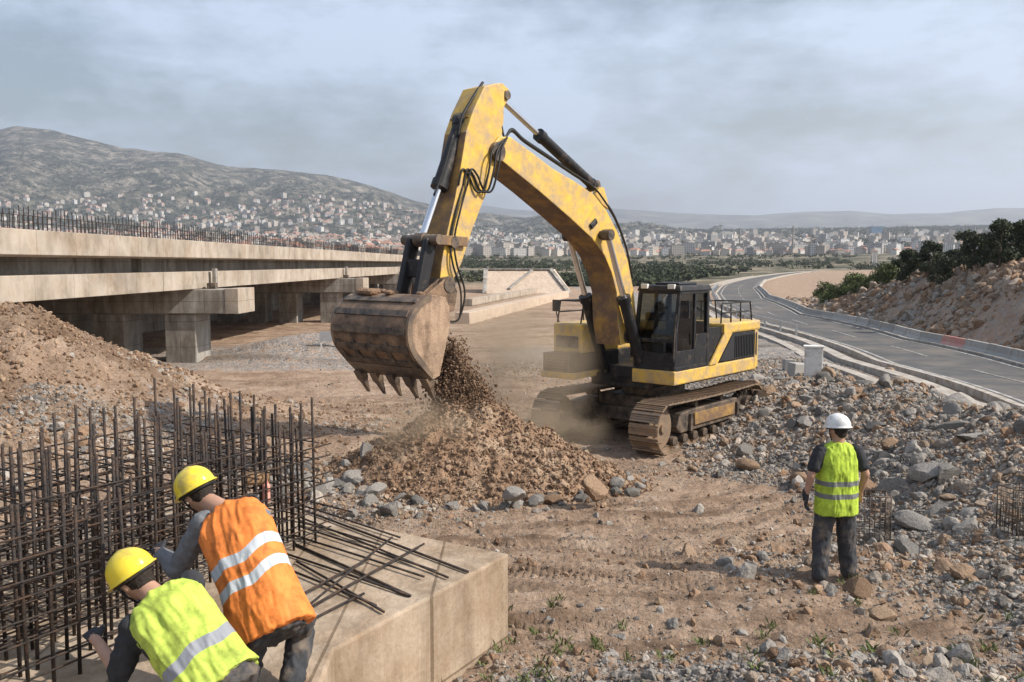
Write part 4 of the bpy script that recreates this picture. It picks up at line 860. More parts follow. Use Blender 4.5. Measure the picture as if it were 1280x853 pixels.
# bucket
OB = .88; BW = .86
shell_px = [(556, 372), (538, 369), (522, 379), (511, 396), (508, 419), (513, 441), (525, 458), (540, 475)]
out = [Vector(sz(x, y, OB)) for x, y in shell_px]; cen = Vector(sz(537, 420, OB))
fine = []
for i in range(len(out) - 1):
    p0, p1, p2, p3 = out[max(i - 1, 0)], out[i], out[i + 1], out[min(i + 2, len(out) - 1)]
    for t in (0, .25, .5, .75): fine.append(.5 * ((2 * p1) + (p2 - p0) * t + (2 * p0 - 5 * p1 + 4 * p2 - p3) * t * t + (3 * p1 - p0 - 3 * p2 + p3) * t ** 3))
fine.append(out[-1]); print('bucket', [tuple(round(c, 2) for c in q) for q in out])
inn = [q + (cen - q).normalized() * .05 for q in fine]
bk = empty('bucket'); bk.parent = exc
mb = MB(); mb.prism([tuple(q) for q in fine] + [tuple(q) for q in inn[::-1]], -BW, BW); recalc(mb.build('shell', m_bucket, bk))
mouth = [tuple(sz(x, y, OB)) for x, y in ((549, 470), (556, 436), (562, 405), (561, 384))]
for y0_, y1_ in ((-BW - .035, -BW + .002), (BW - .002, BW + .035)):
    mb = MB(); mb.prism([tuple(q) for q in fine] + mouth, y0_, y1_); recalc(mb.build('side_plate', m_plate, bk, bevel=.008))
    mb = MB(); sy = y1_ if y1_ > 0 else y0_
    qs = [tuple(q) for q in fine[2:]]; 
    mb.prism([tuple(q) for q in fine[4:]] + [tuple(q + (cen - q).normalized() * .10) for q in fine[4:][::-1]], sy - .012, sy + .012); recalc(mb.build('wear_plate', m_tooth, bk))
ribs = MB()
for k in (7, 11, 15, 19, 23):
    a, b = fine[k], fine[k + 1]; nrm = (a - cen).normalized(); c = (a + b) / 2 + nrm * .012
    d = (b - a).normalized(); ribs.box((c.x, 0, c.y), (.11, 2 * BW - .02, .03), Matrix.Rotation(-math.atan2(d.y, d.x), 3, 'Y'))
for y in np.linspace(-BW + .1, BW - .1, 5):
    for k in range(18, 26): a, b = fine[k], fine[k + 1]; ribs.beam(Vector((a.x, y, a.y)) , Vector((b.x, y, b.y)), .09, .045)
ribs.build('wear_strip', m_dark, bk, bevel=.006)
lip = fine[-1]; ld = (fine[-1] - fine[-4]).normalized(); 
MB().beam(Vector((lip.x - ld.x * .16, -BW, lip.y - ld.y * .16)), Vector((lip.x - ld.x * .16, BW, lip.y - ld.y * .16)), .3, .05, up=(-ld.y, 0, ld.x)).build('lip', m_tooth, bk)
td = (Vector(sz(549, 497, OB)) - Vector(sz(537, 466, OB))).normalized()
for y in np.linspace(-BW + .08, BW - .08, 5):
    a = Vector((lip.x - ld.x * .06, y, lip.y - ld.y * .06)); ax = Vector((td.x, 0, td.y)); sd = Vector((0, 1, 0)); nz_ = ax.cross(sd)
    vs = []
    for t, w, h in ((0, .085, .07), (.16, .08, .06), (.22, .055, .045), (.44, .035, .010)):
        for sx, sh in ((-1, -1), (1, -1), (1, 1), (-1, 1)): vs.append(a + ax * t + sd * sx * w + nz_ * sh * h)
    fs = [(0, 1, 2, 3), (15, 14, 13, 12)] + [(4 * i + k, 4 * i + (k + 1) % 4, 4 * i + 4 + (k + 1) % 4, 4 * i + 4 + k) for i in range(3) for k in range(4)]
    recalc(MB().add(vs, fs).build('tooth', m_tooth, bk, bevel=.006))
hg = sz(548, 372, OB)
for y in (-.38, -.24, .24, .38):
    q = fine[1]; mb = MB(); c1 = sz(556, 357, .3); mb.prism([(C_.x - .14, C_.z - .22), (C_.x - .06, C_.z + .14), (C_.x + .1, C_.z + .1), (c1[0] - .1, c1[1] + .14), (c1[0] + .14, c1[1] + .02), (c1[0] + .05, c1[1] - .30)] if False else [(C_.x - .08, C_.z + .12), (c1[0], c1[1] + .16), (c1[0] - .2, c1[1] - .1), (c1[0] - .12, c1[1] - .42), (C_.x + .02, C_.z - .34), (C_.x + .14, C_.z - .02)], y - .025, y + .025); recalc(mb.build('hinge_plate', m_bucket, bk, bevel=.01))
# soil still lying in the bucket
m_soil = mat('loose_soil', (.22, .14, .088), .95, .35, 4, .9, 18, bdist=.05)
mb = MB(); sv = [tuple(q + (cen - q).normalized() * .06) for q in fine[2:-2]]; mm_ = [Vector(mouth[0]) * .7 + cen * .3, Vector(mouth[1]) * .55 + cen * .45, Vector(mouth[2]) * .6 + cen * .4]
mb.prism(sv + [tuple(q) for q in mm_], -BW + .04, BW - .04); recalc(mb.build('soil_load', m_soil, bk))
mb = MB()
for k in range(26): a_ = fine[2 + k % 3]; r_ = random.uniform(.03, .09); mb.sphere((a_.x + random.uniform(-.15, .1), -BW + .1 + abs(random.gauss(0, .45)), a_.y + .02), (r_ * 1.6, r_ * 1.6, r_ * .8), 7, 5)
o_ = mb.build('stuck_soil', m_soil, bk); o_['kind'] = 'stuff'
# hoses along boom and stick
def hose(pts, r=.022, name='hose'):
    P = [Vector(p) for p in pts]; out_ = []
    for i in range(len(P) - 1):
        p0, p1, p2, p3 = P[max(i - 1, 0)], P[i], P[i + 1], P[min(i + 2, len(P) - 1)]
        for t in np.linspace(0, 1, 7)[:-1]: out_.append(.5 * ((2 * p1) + (p2 - p0) * t + (2 * p0 - 5 * p1 + 4 * p2 - p3) * t * t + (3 * p1 - p0 - 3 * p2 + p3) * t ** 3))
    out_.append(P[-1]); MB().tube(out_, r, 7).build(name, m_hose, exc, True)
for k, o in enumerate((.12, .19, .26, -.08, -.16)):
    dz = Vector((0, 0, .05 + .012 * k)); hose([s3(x, y, o) + dz for x, y in ((790, 350), (783, 315), (770, 280), (757, 258), (741, 238), (715, 221), (685, 201), (655, 181), (640, 168))] + [s3(631, 172, o), s3(627, 158, o)], .02)
for k, (o, dx) in enumerate(((.31, 0), (.34, 5), (.31, -6))):
    hose([s3(634, 172, o), s3(622 + dx, 188, o + .08), s3(617 + dx, 215, o + .1), s3(610 + dx, 238, o + .06), s3(600 + dx, 238, o), s3(592 + dx, 220, o - .02), s3(584 + dx, 212, o - .02), s3(579 + dx, 232, o - .03)], .019)
for k, (o, dx) in enumerate(((.30, 0), (.32, 5))):
    hose([s3(579 + dx, 232, o - .02), s3(570 + dx, 265, o), s3(563 + dx, 300, o), s3(566 + dx, 330, o + .05), s3(576 + dx, 365, o + .04), s3(574, 398, o), s3(562, 402, o - .1)], .017)
for o in (-.12, .12): hose([s3(606, 106, o) + Vector((.05, 0, .03)), s3(594, 128, o) + Vector((.1, 0, .02)), s3(588, 150, o) + Vector((.22, 0, 0)), s3(583, 172, o) + Vector((.2, 0, 0))], .025, 'steel_pipe')
for o in (.2, -.2):
    hose([s3(577, 170, o) + Vector((.2, 0, 0)), s3(560, 215, o) + Vector((.12, 0, 0)), s3(548, 245, o) + Vector((.1, 0, 0))], .02, 'steel_pipe')
q = s3(741, 280, .335); bb_ = MB(); bb_.box(q + Vector((0, .02, 0)), (.24, .05, .12), (0, .6, 0)); bb_.build('hose_clamp', m_black, exc, bevel=.02)
# ------------------------------------------------------------------ people
def cap(mb, a, b, r0, r1, n=14, flat=1.0, fdir=None):
    a, b = Vector(a), Vector(b); d = b - a; L = d.length; d = d / L if L > 1e-6 else Vector((0, 0, 1)); x = (Vector(fdir) - d * Vector(fdir).dot(d)).normalized() if fdir is not None else d.orthogonal().normalized(); y = d.cross(x)
    rings = []
    for t in np.linspace(-80, 0, 5): rings.append((a + d * r0 * math.sin(R(t)), r0 * math.cos(R(t))))
    for t in np.linspace(0, 80, 5): rings.append((b + d * r1 * math.sin(R(t)), r1 * math.cos(R(t))))
    vs = []
    for c, r_ in rings: vs += [c + (x * math.cos(2 * PI * k / n) + y * flat * math.sin(2 * PI * k / n)) * r_ for k in range(n)]
    m = len(rings); fs = [(i * n + k, i * n + (k + 1) % n, (i + 1) * n + (k + 1) % n, (i + 1) * n + k) for i in range(m - 1) for k in range(n)]
    fs += [tuple(range(n - 1, -1, -1)), tuple(range((m - 1) * n, m * n))]; mb.add(vs, fs)
def loft(mb, rings, n=26, e=2.5):
    """rings: (centre, X half-axis vector, Y half-axis vector)"""
    vs = []
    for c, ax, ay in rings:
        for k in range(n):
            t = 2 * PI * k / n; cx, sy = math.cos(t), math.sin(t)
            vs.append(Vector(c) + Vector(ax) * math.copysign(abs(cx) ** (2 / e), cx) + Vector(ay) * math.copysign(abs(sy) ** (2 / e), sy))
    m = len(rings); fs = [(i * n + k, i * n + (k + 1) % n, (i + 1) * n + (k + 1) % n, (i + 1) * n + k) for i in range(m - 1) for k in range(n)]
    fs += [tuple(range(n - 1, -1, -1)), tuple(range((m - 1) * n, m * n))]; mb.add(vs, fs)
def ell(mb, c, r, M=None):
    s = MB(); s.sphere((0, 0, 0), r, 18, 12); vs = [Vector(v) for v in s.v]
    if M is not None: vs = [M @ v for v in vs]
    mb.add([v + Vector(c) for v in vs], s.f)
def sculpt(name, mb, voxel, m, parent, smooth=4, wr=0, ws=9, stretch=(1, 1, 1), attr=None, seed=0, basis=None):
    o = recalc(link_mesh(name, mb.v, mb.f, m, parent))
    rm = o.modifiers.new('r', 'REMESH'); rm.mode = 'VOXEL'; rm.voxel_size = voxel
    sm = o.modifiers.new('s', 'SMOOTH'); sm.iterations = smooth; sm.factor = .5
    me = bpy.data.meshes.new_from_object(o.evaluated_get(bpy.context.evaluated_depsgraph_get())); o.modifiers.clear(); old = o.data; o.data = me; bpy.data.meshes.remove(old)
    n = len(me.vertices); co = np.empty(n * 3, np.float32); me.vertices.foreach_get('co', co); co = co.reshape(-1, 3)
    if wr:
        no = np.empty(n * 3, np.float32); me.vertices.foreach_get('normal', no); no = no.reshape(-1, 3)
        p = (co if basis is None else co @ np.array([list(b_) for b_ in basis]).T) * np.array(stretch) * ws; q = 1 - 2 * np.abs(fbm(p[:, 0] + p[:, 1] * .7, p[:, 2] + p[:, 1] * .3, 3, seed)); q2 = fbm(p[:, 0] * 2.3 - p[:, 1], p[:, 2] * 1.9 + p[:, 1], 3, seed + 5)
        p3 = p * 2.4; q3 = 1 - 2 * np.abs(fbm(p3[:, 0] - p3[:, 1] * .5, p3[:, 2] - p3[:, 0] * .35 + p3[:, 1] * .6, 2, seed + 9)); co = co + no * (wr * (q - .5) + wr * .4 * q2 + wr * .32 * (q3 - .5))[:, None]; me.vertices.foreach_set('co', co.astype(np.float32).ravel())
    if attr is not None:
        a = me.attributes.new('tt', 'FLOAT', 'POINT'); a.data.foreach_set('value', attr(co).astype(np.float32))
    setsmooth(me, True); me.update(); o.name = name; return o
def vestmat(name, col, bands, bcol, up=None):
    m = mat(name, col, .75, .12, 7, .25, 90, dirt=tuple(c * .55 for c in col), dirtamt=.5, dscale=9, bdist=.006); n, l = m.node_tree.nodes, m.node_tree.links; bs = n['Principled BSDF']
    src = bs.inputs['Base Color'].links[0].from_socket; at = n.new('ShaderNodeAttribute'); at.attribute_name = 'tt'; acc = None
    for c, w in bands:
        s = n.new('ShaderNodeMath'); s.operation = 'SUBTRACT'; l.new(at.outputs['Fac'], s.inputs[0]); s.inputs[1].default_value = c
        ab = n.new('ShaderNodeMath'); ab.operation = 'ABSOLUTE'; l.new(s.outputs[0], ab.inputs[0]); lt = n.new('ShaderNodeMath'); lt.operation = 'LESS_THAN'; l.new(ab.outputs[0], lt.inputs[0]); lt.inputs[1].default_value = w
        if acc is None: acc = lt.outputs[0]
        else:
            mx = n.new('ShaderNodeMath'); mx.operation = 'MAXIMUM'; l.new(acc, mx.inputs[0]); l.new(lt.outputs[0], mx.inputs[1]); acc = mx.outputs[0]
    mx = n.new('ShaderNodeMixRGB'); l.new(acc, mx.inputs['Fac']); l.new(src, mx.inputs['Color1']); mx.inputs['Color2'].default_value = bcol + (1,); l.new(mx.outputs[0], bs.inputs['Base Color']); return m
def frame(up, fwd):
    up = Vector(up).normalized(); f = Vector(fwd); f = (f - up * f.dot(up)).normalized(); r_ = f.cross(up); return Matrix((r_, f, up)).transposed()   # columns right, forward, up
def headprims(mb, c, M, neck):
    c = Vector(c); ell(mb, c, (.076, .096, .108), M); ell(mb, c + M @ Vector((0, .035, -.06)), (.055, .062, .06), M)
    ell(mb, c + M @ Vector((0, .10, -.02)), (.013, .018, .022), M); ell(mb, c + M @ Vector((0, .088, -.065)), (.024, .012, .010), M)
    for s in (-1, 1): ell(mb, c + M @ Vector((s * .079, -.005, -.015)), (.010, .02, .033), M); ell(mb, c + M @ Vector((s * .03, .085, .012)), (.018, .012, .008), M)
    cap(mb, neck, c + M @ Vector((0, -.02, -.06)), .062, .056)
def headextras(c, M, root, hm, hair=True):
    c = Vector(c)
    hb2 = MB(); ell(hb2, c + M @ Vector((0, -.022, .008)), (.080, .088, .095), M); ell(hb2, c + M @ Vector((0, -.055, -.045)), (.06, .045, .05), M)
    sculpt('hair', hb2, .009, m_hair, root, 2, .004, 60)
    for s in (-1, 1):
        e = MB().sphere((0, 0, 0), .011, 10, 8).build('eye', m_whitep, root, True); e.location = c + M @ Vector((s * .031, .089, 0))
    h = MB(); nu, nv = 36, 12; rx, ry, rz = .118, .142, .125; vs = []; 
    for j in range(nv + 1):
        t = PI / 2 * j / nv
        for i in range(nu):
            p = 2 * PI * i / nu; rid = 1 + .035 * math.exp(-((math.sin(t) * math.cos(p)) / .12) ** 2) * (1 if j > 0 else 1) + .012 * math.exp(-((abs(math.sin(t) * math.cos(p)) - .38) / .06) ** 2)
            vs.append(Vector((rx * math.sin(t) * math.cos(p), ry * math.sin(t) * math.sin(p), rz * math.cos(t))) * rid)
    for k, (ex, dz) in enumerate(((1.02, -.012), (1.10, -.016), (1.09, -.024), (.97, -.015))):
        for i in range(nu):
            p = 2 * PI * i / nu; f = max(0, math.sin(p)) ** 2; g2 = 1 + (ex - 1) * (1 + 2.2 * f) if ex > 1.05 else ex
            vs.append(Vector((rx * g2 * math.cos(p), ry * g2 * math.sin(p), dz - (.012 * f if ex > 1.05 else 0))))
    rows = nv + 5; fs = [(j * nu + i, (j + 1) * nu + i, (j + 1) * nu + (i + 1) % nu, j * nu + (i + 1) % nu) for j in range(rows - 1) for i in range(nu)]
    off = c + M @ Vector((0, -.004, .038))
    h.add([off + M @ v for v in vs], fs); o = h.build('helmet', hm, root, True)
    sd_ = o.modifiers.new('t', 'SOLIDIFY'); sd_.thickness = .004
    st_ = MB(); ring = [off + M @ Vector((.104 * math.cos(a), .124 * math.sin(a), -.03)) for a in np.linspace(0, 2 * PI, 25)]; st_.tube(ring, .011, 6); st_.build('headband', m_black, o, True)
    ch = MB()
    for s in (-1, 1): ch.tube([off + M @ Vector((s * .10, .02, -.03)), c + M @ Vector((s * .082, .03, -.05)), c + M @ Vector((s * .03, .06, -.122))], .006, 5)
    ch.build('chin_strap', m_black, o, True)
    return o
def hand(mb, w, d, side, r=.009, curl=.5, M=None):
    """w wrist, d palm direction, side: thumb direction"""
    w = Vector(w); d = Vector(d).normalized(); s = Vector(side); s = (s - d * s.dot(d)).normalized(); nrm = d.cross(s)
    loft(mb, [(w - d * .01, s * .026, nrm * .019), (w + d * .03, s * .036, nrm * .017), (w + d * .085, s * .042, nrm * .014)], 14)
    for k, L in enumerate((.068, .078, .072, .056)):
        b = w + d * .083 + s * (.030 - .020 * k); c1 = b + (d * math.cos(curl * .5) + nrm * math.sin(curl * .5)) * L * .45; c2 = c1 + (d * math.cos(curl * 1.4) + nrm * math.sin(curl * 1.4)) * L * .32; c3 = c2 + (d * math.cos(curl * 2.3) + nrm * math.sin(curl * 2.3)) * L * .25
        cap(mb, b - d * .015, c1, r, r, 8); cap(mb, c1, c2, r * .95, r * .92, 8); cap(mb, c2, c3, r * .9, r * .8, 8)
    t0 = w + d * .02 + s * .025; t1 = t0 + (s * .7 + d * .7) * .045; t2 = t1 + (s * .25 + d * .9 + nrm * .3) * .035
    cap(mb, t0, t1, r * 1.4, r * 1.15, 8); cap(mb, t1, t2, r * 1.1, r * .9, 8)
def boot(mb, ank, toe):
    a = Vector(ank); t = Vector(toe); t.z = 0; t.normalize(); s = Vector((t.y, -t.x, 0)); z = a.z - .085
    up = Vector((0, 0, 1))
    loft(mb, [(a - t * .01 - up * .10 + up * .015, s * .04, t * .06), (a + t * .03 - up * .065, s * .05, t * .115), (a + t * .02 - up * .03, s * .05, t * .085), (a, s * .052, t * .058), (a + up * .08, s * .055, t * .058)], 18)
    loft(mb, [(a + t * .09 - up * .088, s * .052, t * .085), (a + t * .09 - up * .062, s * .052, t * .085), (a + t * .08 - up * .035, s * .042, t * .065)], 18)

m_vlime = vestmat('lime_vest', (.46, .62, .06), [(1.115, .026), (.985, .026)], (.17, .175, .17))
m_vlime2 = vestmat('yellow_green_vest', (.50, .62, .10), [(.13, .035), (.16, .0)], (.26, .27, .29))
m_vorg = vestmat('orange_vest', (.80, .235, .05), [(.17, .033), (.315, .033)], (.46, .49, .52))

# standing worker, back to the camera
fp = on_z(1043, 722, 0); fx, fy = fp.x, fp.y + .02; fz = g(fx, fy) - .01
W1 = empty('person', (fx, fy, fz), R(7), label='standing person seen from behind in white helmet, lime vest and dark trousers', cat='person')
J = dict(hl=(-.10, 0, .93), kl=(-.145, .015, .50), al=(-.18, -.03, .095), hr=(.10, 0, .93), kr=(.135, .02, .50), ar=(.17, .03, .095), sl=(-.205, -.01, 1.455), el=(-.30, -.03, 1.19), wl=(-.325, .03, .955), sr=(.205, -.01, 1.455), er=(.30, -.03, 1.19), wr=(.305, .07, .97))
J = {k: Vector(v) for k, v in J.items()}; HC = Vector((0, .02, 1.665)); HM = frame((0, .12, 1), (-.35, 1, -.15))
b = MB(); loft(b, [((0, 0, .88), (.15, 0, 0), (0, .11, 0)), ((0, .01, 1.05), (.155, 0, 0), (0, .11, 0)), ((0, .01, 1.25), (.165, 0, 0), (0, .11, 0)), ((0, 0, 1.42), (.18, 0, 0), (0, .095, 0)), ((0, 0, 1.50), (.10, 0, 0), (0, .07, 0))])
for s in 'lr':
    cap(b, J['h' + s], J['k' + s], .085, .058); cap(b, J['k' + s], J['a' + s], .055, .04); cap(b, J['s' + s], J['e' + s], .052, .042); cap(b, J['e' + s], J['w' + s], .043, .027)
    cap(b, J['a' + s] + Vector((0, -.02, -.05)), J['a' + s] + Vector((0, .12, -.06)), .035, .03)
hand(b, J['wl'], (.02, .05, -1), (.5, .8, 0), .009, .45); hand(b, J['wr'], (-.05, .25, -1), (-.6, .8, 0), .009, .8); headprims(b, HC, HM, (0, 0, 1.48))
sculpt('body', b, .0085, m_skin, W1, 3); headextras(HC, HM, W1, m_helmW)
b = MB(); loft(b, [((0, 0, .86), (.185, 0, 0), (0, .135, 0)), ((0, 0, 1.1), (.185, 0, 0), (0, .135, 0)), ((0, 0, 1.36), (.20, 0, 0), (0, .12, 0)), ((0, 0, 1.47), (.15, 0, 0), (0, .09, 0)), ((0, 0, 1.525), (.072, 0, 0), (0, .07, 0))])
for s in 'lr': cap(b, J['s' + s] * .97 + Vector((0, 0, .03)), J['s' + s].lerp(J['e' + s], .66), .070, .070)
sculpt('t_shirt', b, .011, m_tshirt, W1, 4, .008, 14)
b = MB(); loft(b, [((0, 0, .775), (.222, 0, 0), (0, .165, 0)), ((0, 0, .95), (.218, 0, 0), (0, .162, 0)), ((0, 0, 1.15), (.212, 0, 0), (0, .156, 0)), ((0, 0, 1.32), (.205, 0, 0), (0, .142, 0)), ((0, -.005, 1.43), (.19, 0, 0), (0, .118, 0)), ((0, -.01, 1.495), (.145, 0, 0), (0, .092, 0)), ((0, -.01, 1.53), (.085, 0, 0), (0, .076, 0))])
sculpt('vest', b, .0075, m_vlime, W1, 3, .011, 10, (1.6, 1, .40), lambda c: c[:, 2])
b = MB(); loft(b, [((0, 0, 1.0), (.175, 0, 0), (0, .13, 0)), ((0, -.01, .88), (.185, 0, 0), (0, .145, 0)), ((0, 0, .80), (.18, 0, 0), (0, .13, 0))])
for s in 'lr':
    cap(b, J['h' + s] + Vector((0, 0, -.03)), J['k' + s], .115, .095); cap(b, J['k' + s], J['a' + s] + Vector((0, -.01, .10)), .095, .086); cap(b, J['a' + s] + Vector((0, -.01, .12)), J['a' + s] + Vector((0, -.015, .05)), .083, .088)
sculpt('trousers', b, .010, m_trs, W1, 3, .012, 9, (1.3, 1.1, .7), seed=4)
for s, t in (('l', (-.45, 1, 0)), ('r', (.4, 1, 0))): q = MB(); boot(q, J['a' + s], t); sculpt('boot', q, .009, m_boot, W1, 2)
q = MB(); hand(q, J['wl'], (.02, .05, -1), (.5, .8, 0), .0135, .45); cap(q, J['wl'] + Vector((0, 0, .05)), J['wl'] + Vector((0, 0, -.02)), .038, .034); sculpt('glove', q, .007, m_glove, W1, 2)

# crouching workers: built from world points, stored relative to the Empty at their feet
def bent(label, foot, hip, sh, rightv, head, HM, joints, vest, sleeve, trs, hm, vr, hem=.20, gl=True, seed=0):
    root = empty('person', foot, 0, label=label, cat='person'); O = Vector(foot)
    hip, sh, head = Vector(hip) - O, Vector(sh) - O, Vector(head) - O; ax = (sh - hip).normalized(); L = (sh - hip).length
    rv = Vector(rightv); rv = (rv - ax * rv.dot(ax)).normalized(); bk_ = rv.cross(ax)      # bk_ points out of the chest
    j = {k: Vector(v) - O for k, v in joints.items()}
    P = lambda t, x=0, y=0: hip + ax * L * t + rv * x + bk_ * y
    b = MB(); loft(b, [(P(-.12), rv * .15, bk_ * .11), (P(.3), rv * .15, bk_ * .11), (P(.75), rv * .17, bk_ * .11), (P(.98), rv * .18, bk_ * .09), (P(1.12), rv * .09, bk_ * .06)])
    for s in 'lr':
        cap(b, j['s' + s].lerp(P(1), .22), j['e' + s], .050, .042); cap(b, j['e' + s], j['w' + s], .043, .028); cap(b, j['h' + s], j['k' + s], .085, .058); cap(b, j['k' + s], j['a' + s], .055, .04); cap(b, j['a' + s], j['t' + s], .035, .028)
        hand(b, j['w' + s], j['w' + s] - j['e' + s], rv * (1 if s == 'l' else -1), .009, .9)
    headprims(b, head, HM, P(1.08)); sculpt('body', b, .0095, m_skin, root, 3); headextras(head, HM, root, hm)
    b = MB(); loft(b, [(P(-.02), rv * .175, bk_ * .13), (P(.3), rv * .18, bk_ * .13), (P(.75), rv * .20, bk_ * .125), (P(1.0), rv * .19, bk_ * .10), (P(1.12), rv * .10, bk_ * .075)])
    for s in 'lr': cap(b, j['s' + s].lerp(P(1), .22), j['e' + s], .074, .066); (cap(b, j['e' + s], j['e' + s].lerp(j['w' + s], .82), .064, .05) if gl else None)
    sculpt('shirt', b, .011, sleeve, root, 4, .010, 13, seed=seed)
    b = MB(); loft(b, [(P(-hem / L), rv * vr * 1.06, bk_ * .175), (P(0), rv * vr, bk_ * .17), (P(.35), rv * vr * .96, bk_ * .158), (P(.7), rv * vr * .98, bk_ * .15), (P(.95), rv * vr * 1.0, bk_ * .128), (P(1.08), rv * vr * .80, bk_ * .10), (P(1.16), rv * vr * .36, bk_ * .075)])
    a3, h3 = np.array(ax), np.array(hip); r3 = np.array(rv)
    sculpt('vest', b, .0075, vest, root, 4, .014, 7, (1.5, 1.2, .42), lambda c: (c - h3) @ a3 + .02 * np.sin((c @ r3) * 9) + .015 * np.sin((c @ r3) * 23), seed=seed + 2, basis=(rv, bk_, ax))
    b = MB(); loft(b, [(P(.10), rv * .165, bk_ * .125), (P(-.12), rv * .185, bk_ * .15), (P(-.30), rv * .17, bk_ * .13)])
    for s in 'lr': cap(b, j['h' + s], j['k' + s], .125, .092); cap(b, j['k' + s], j['a' + s], .088, .075)
    sculpt('trousers', b, .011, trs, root, 4, .013, 11, seed=seed + 3)
    for s in 'lr':
        q = MB(); cap(q, j['a' + s], j['t' + s], .055, .045); cap(q, j['a' + s], j['a' + s].lerp(j['k' + s], .25), .058, .06); sculpt('boot', q, .01, m_boot, root, 2)
    for s in 'lr':
        q = MB(); hand(q, j['w' + s], j['w' + s] - j['e' + s], rv * (1 if s == 'l' else -1), .0135, .9); sculpt('glove', q, .008, m_glove, root, 2)
    return root
TS = .75   # top of the slab
# orange vest worker, kneeling and leaning towards the rebar cage
hip = at_y(333, 762, 4.85); sh = at_y(289, 650, 5.12); rv = Vector((1, -.12, .13)).normalized()
hd = at_y(247, 615, 5.30); ss = .215
sL, sR = sh - rv * ss, sh + rv * ss
bent('kneeling person in yellow helmet and orange vest with silver bands, leaning into the rebar cage', (hip.x, hip.y, TS), hip, sh, rv, hd, frame((-.50, .12, .86), (-.72, .62, -.35)),
     dict(sl=sL, el=at_y(222, 712, 5.22), wl=at_y(200, 690, 5.45), sr=sR, er=at_y(345, 700, 5.45), wr=at_y(322, 640, 5.75),
          hl=hip + Vector((-.09, 0, -.02)), kl=(hip.x - .22, hip.y + .30, TS + .09), al=(hip.x - .18, hip.y - .12, TS + .08), tl=(hip.x - .18, hip.y - .24, TS + .05),
          hr=hip + Vector((.11, 0, -.02)), kr=(hip.x + .10, hip.y + .40, TS + .34), ar=(hip.x + .10, hip.y + .14, TS + .09), tr=(hip.x + .12, hip.y + .30, TS + .045)),
     m_vorg, m_grey, m_trs, m_helmY, .218, hem=.16, seed=10)
# yellow-green vest worker, bent low in front
hip = at_y(268, 846, 4.25); sh = at_y(204, 757, 4.45); rv = Vector((.29, .24, .20)).normalized()
hd = at_y(168, 722, 4.55); sL, sR = sh - rv * ss, sh + rv * ss
bent('crouching person in yellow helmet, yellow green vest and grey T-shirt, bent low nearest the camera', (hip.x, hip.y, TS), hip, sh, rv, hd, frame((-.56, .05, .82), (-.70, .5, -.5)),
     dict(sl=sL, el=at_y(150, 842, 4.35), wl=at_y(120, 800, 4.6), sr=sR, er=at_y(235, 760, 4.95), wr=at_y(190, 745, 5.1),
          hl=hip + Vector((-.07, -.06, -.02)), kl=(hip.x - .34, hip.y + .12, TS + .12), al=(hip.x - .05, hip.y - .05, TS + .08), tl=(hip.x + .04, hip.y - .12, TS + .05),
          hr=hip + Vector((.08, .06, -.02)), kr=(hip.x - .20, hip.y + .36, TS + .32), ar=(hip.x - .05, hip.y + .26, TS + .09), tr=(hip.x - .18, hip.y + .32, TS + .045)),
     m_vlime2, m_tshirt, m_trs, m_helmY, .205, hem=.08, gl=False, seed=20)
# ------------------------------------------------------------------ concrete slab, rebar cage and loose bars
UU = Vector((.515, .857, 0)); VV = Vector((-.857, .515, 0)); CC = on_z(636, 692, TS)
def sp(a, b, z=0): return Vector((CC.x, CC.y, 0)) + UU * a + VV * b + Vector((0, 0, z))
pts = [sp(0, 0), sp(0, 3.9), sp(-7.5, 3.9), Vector((-5.2, 2.0, 0)), Vector((-1.08, 2.0, 0)), on_z(418, 811, TS)]
sl_ = MB(); n = len(pts); sl_.add([(p.x, p.y, -.6) for p in pts] + [(p.x, p.y, TS) for p in pts], [tuple(range(n))[::-1], tuple(range(n, 2 * n))] + [(i, (i + 1) % n, n + (i + 1) % n, n + i) for i in range(n)])
m_slabc = mat('foundation_concrete', (.42, .34, .26), .9, .16, 2.2, .5, 22, dirt=(.30, .22, .15), dirtamt=.7, dscale=1.6); stain(m_slabc, (2.2, 2.2, .5), .68, (.62, 5.0, 0))
_n, _l = m_slabc.node_tree.nodes, m_slabc.node_tree.links      # board marks of the formwork on the sides
_tc = _n.new('ShaderNodeTexCoord'); _mp = _n.new('ShaderNodeMapping'); _mp.inputs['Scale'].default_value = (7, 7, .12); _nz = _n.new('ShaderNodeTexNoise'); _nz.inputs['Scale'].default_value = 1.6; _nz.inputs['Detail'].default_value = 6
_l.new(_tc.outputs['Object'], _mp.inputs[0]); _l.new(_mp.outputs[0], _nz.inputs[0]); _b2 = _n.new('ShaderNodeBump'); _b2.inputs['Strength'].default_value = .8; _b2.inputs['Distance'].default_value = .02; _l.new(_nz.outputs['Fac'], _b2.inputs['Height'])
_bs = _n['Principled BSDF']; _l.new(_bs.inputs['Normal'].links[0].from_socket, _b2.inputs['Normal']); _l.new(_b2.outputs[0], _bs.inputs['Normal'])
slab = sl_.build('foundation_slab', m_slabc, bevel=.02); recalc(slab); tag(slab, 'thick tan concrete foundation slab with a board-marked front face under the rebar', 'slab')
A0 = Vector((-1.80, 7.9, TS)); cage = empty('rebar_cage', A0 - UU * 2 + VV * .8, label='dense tall cage of dark steel reinforcing bars standing on the slab', cat='rebar cage'); co_ = Vector(cage.location)
rc = random.Random(2); vb = MB().cyl((0, 0, -.02), (0, 0, 1.0), .0125, n=6); pv_ = None; verts_ = []
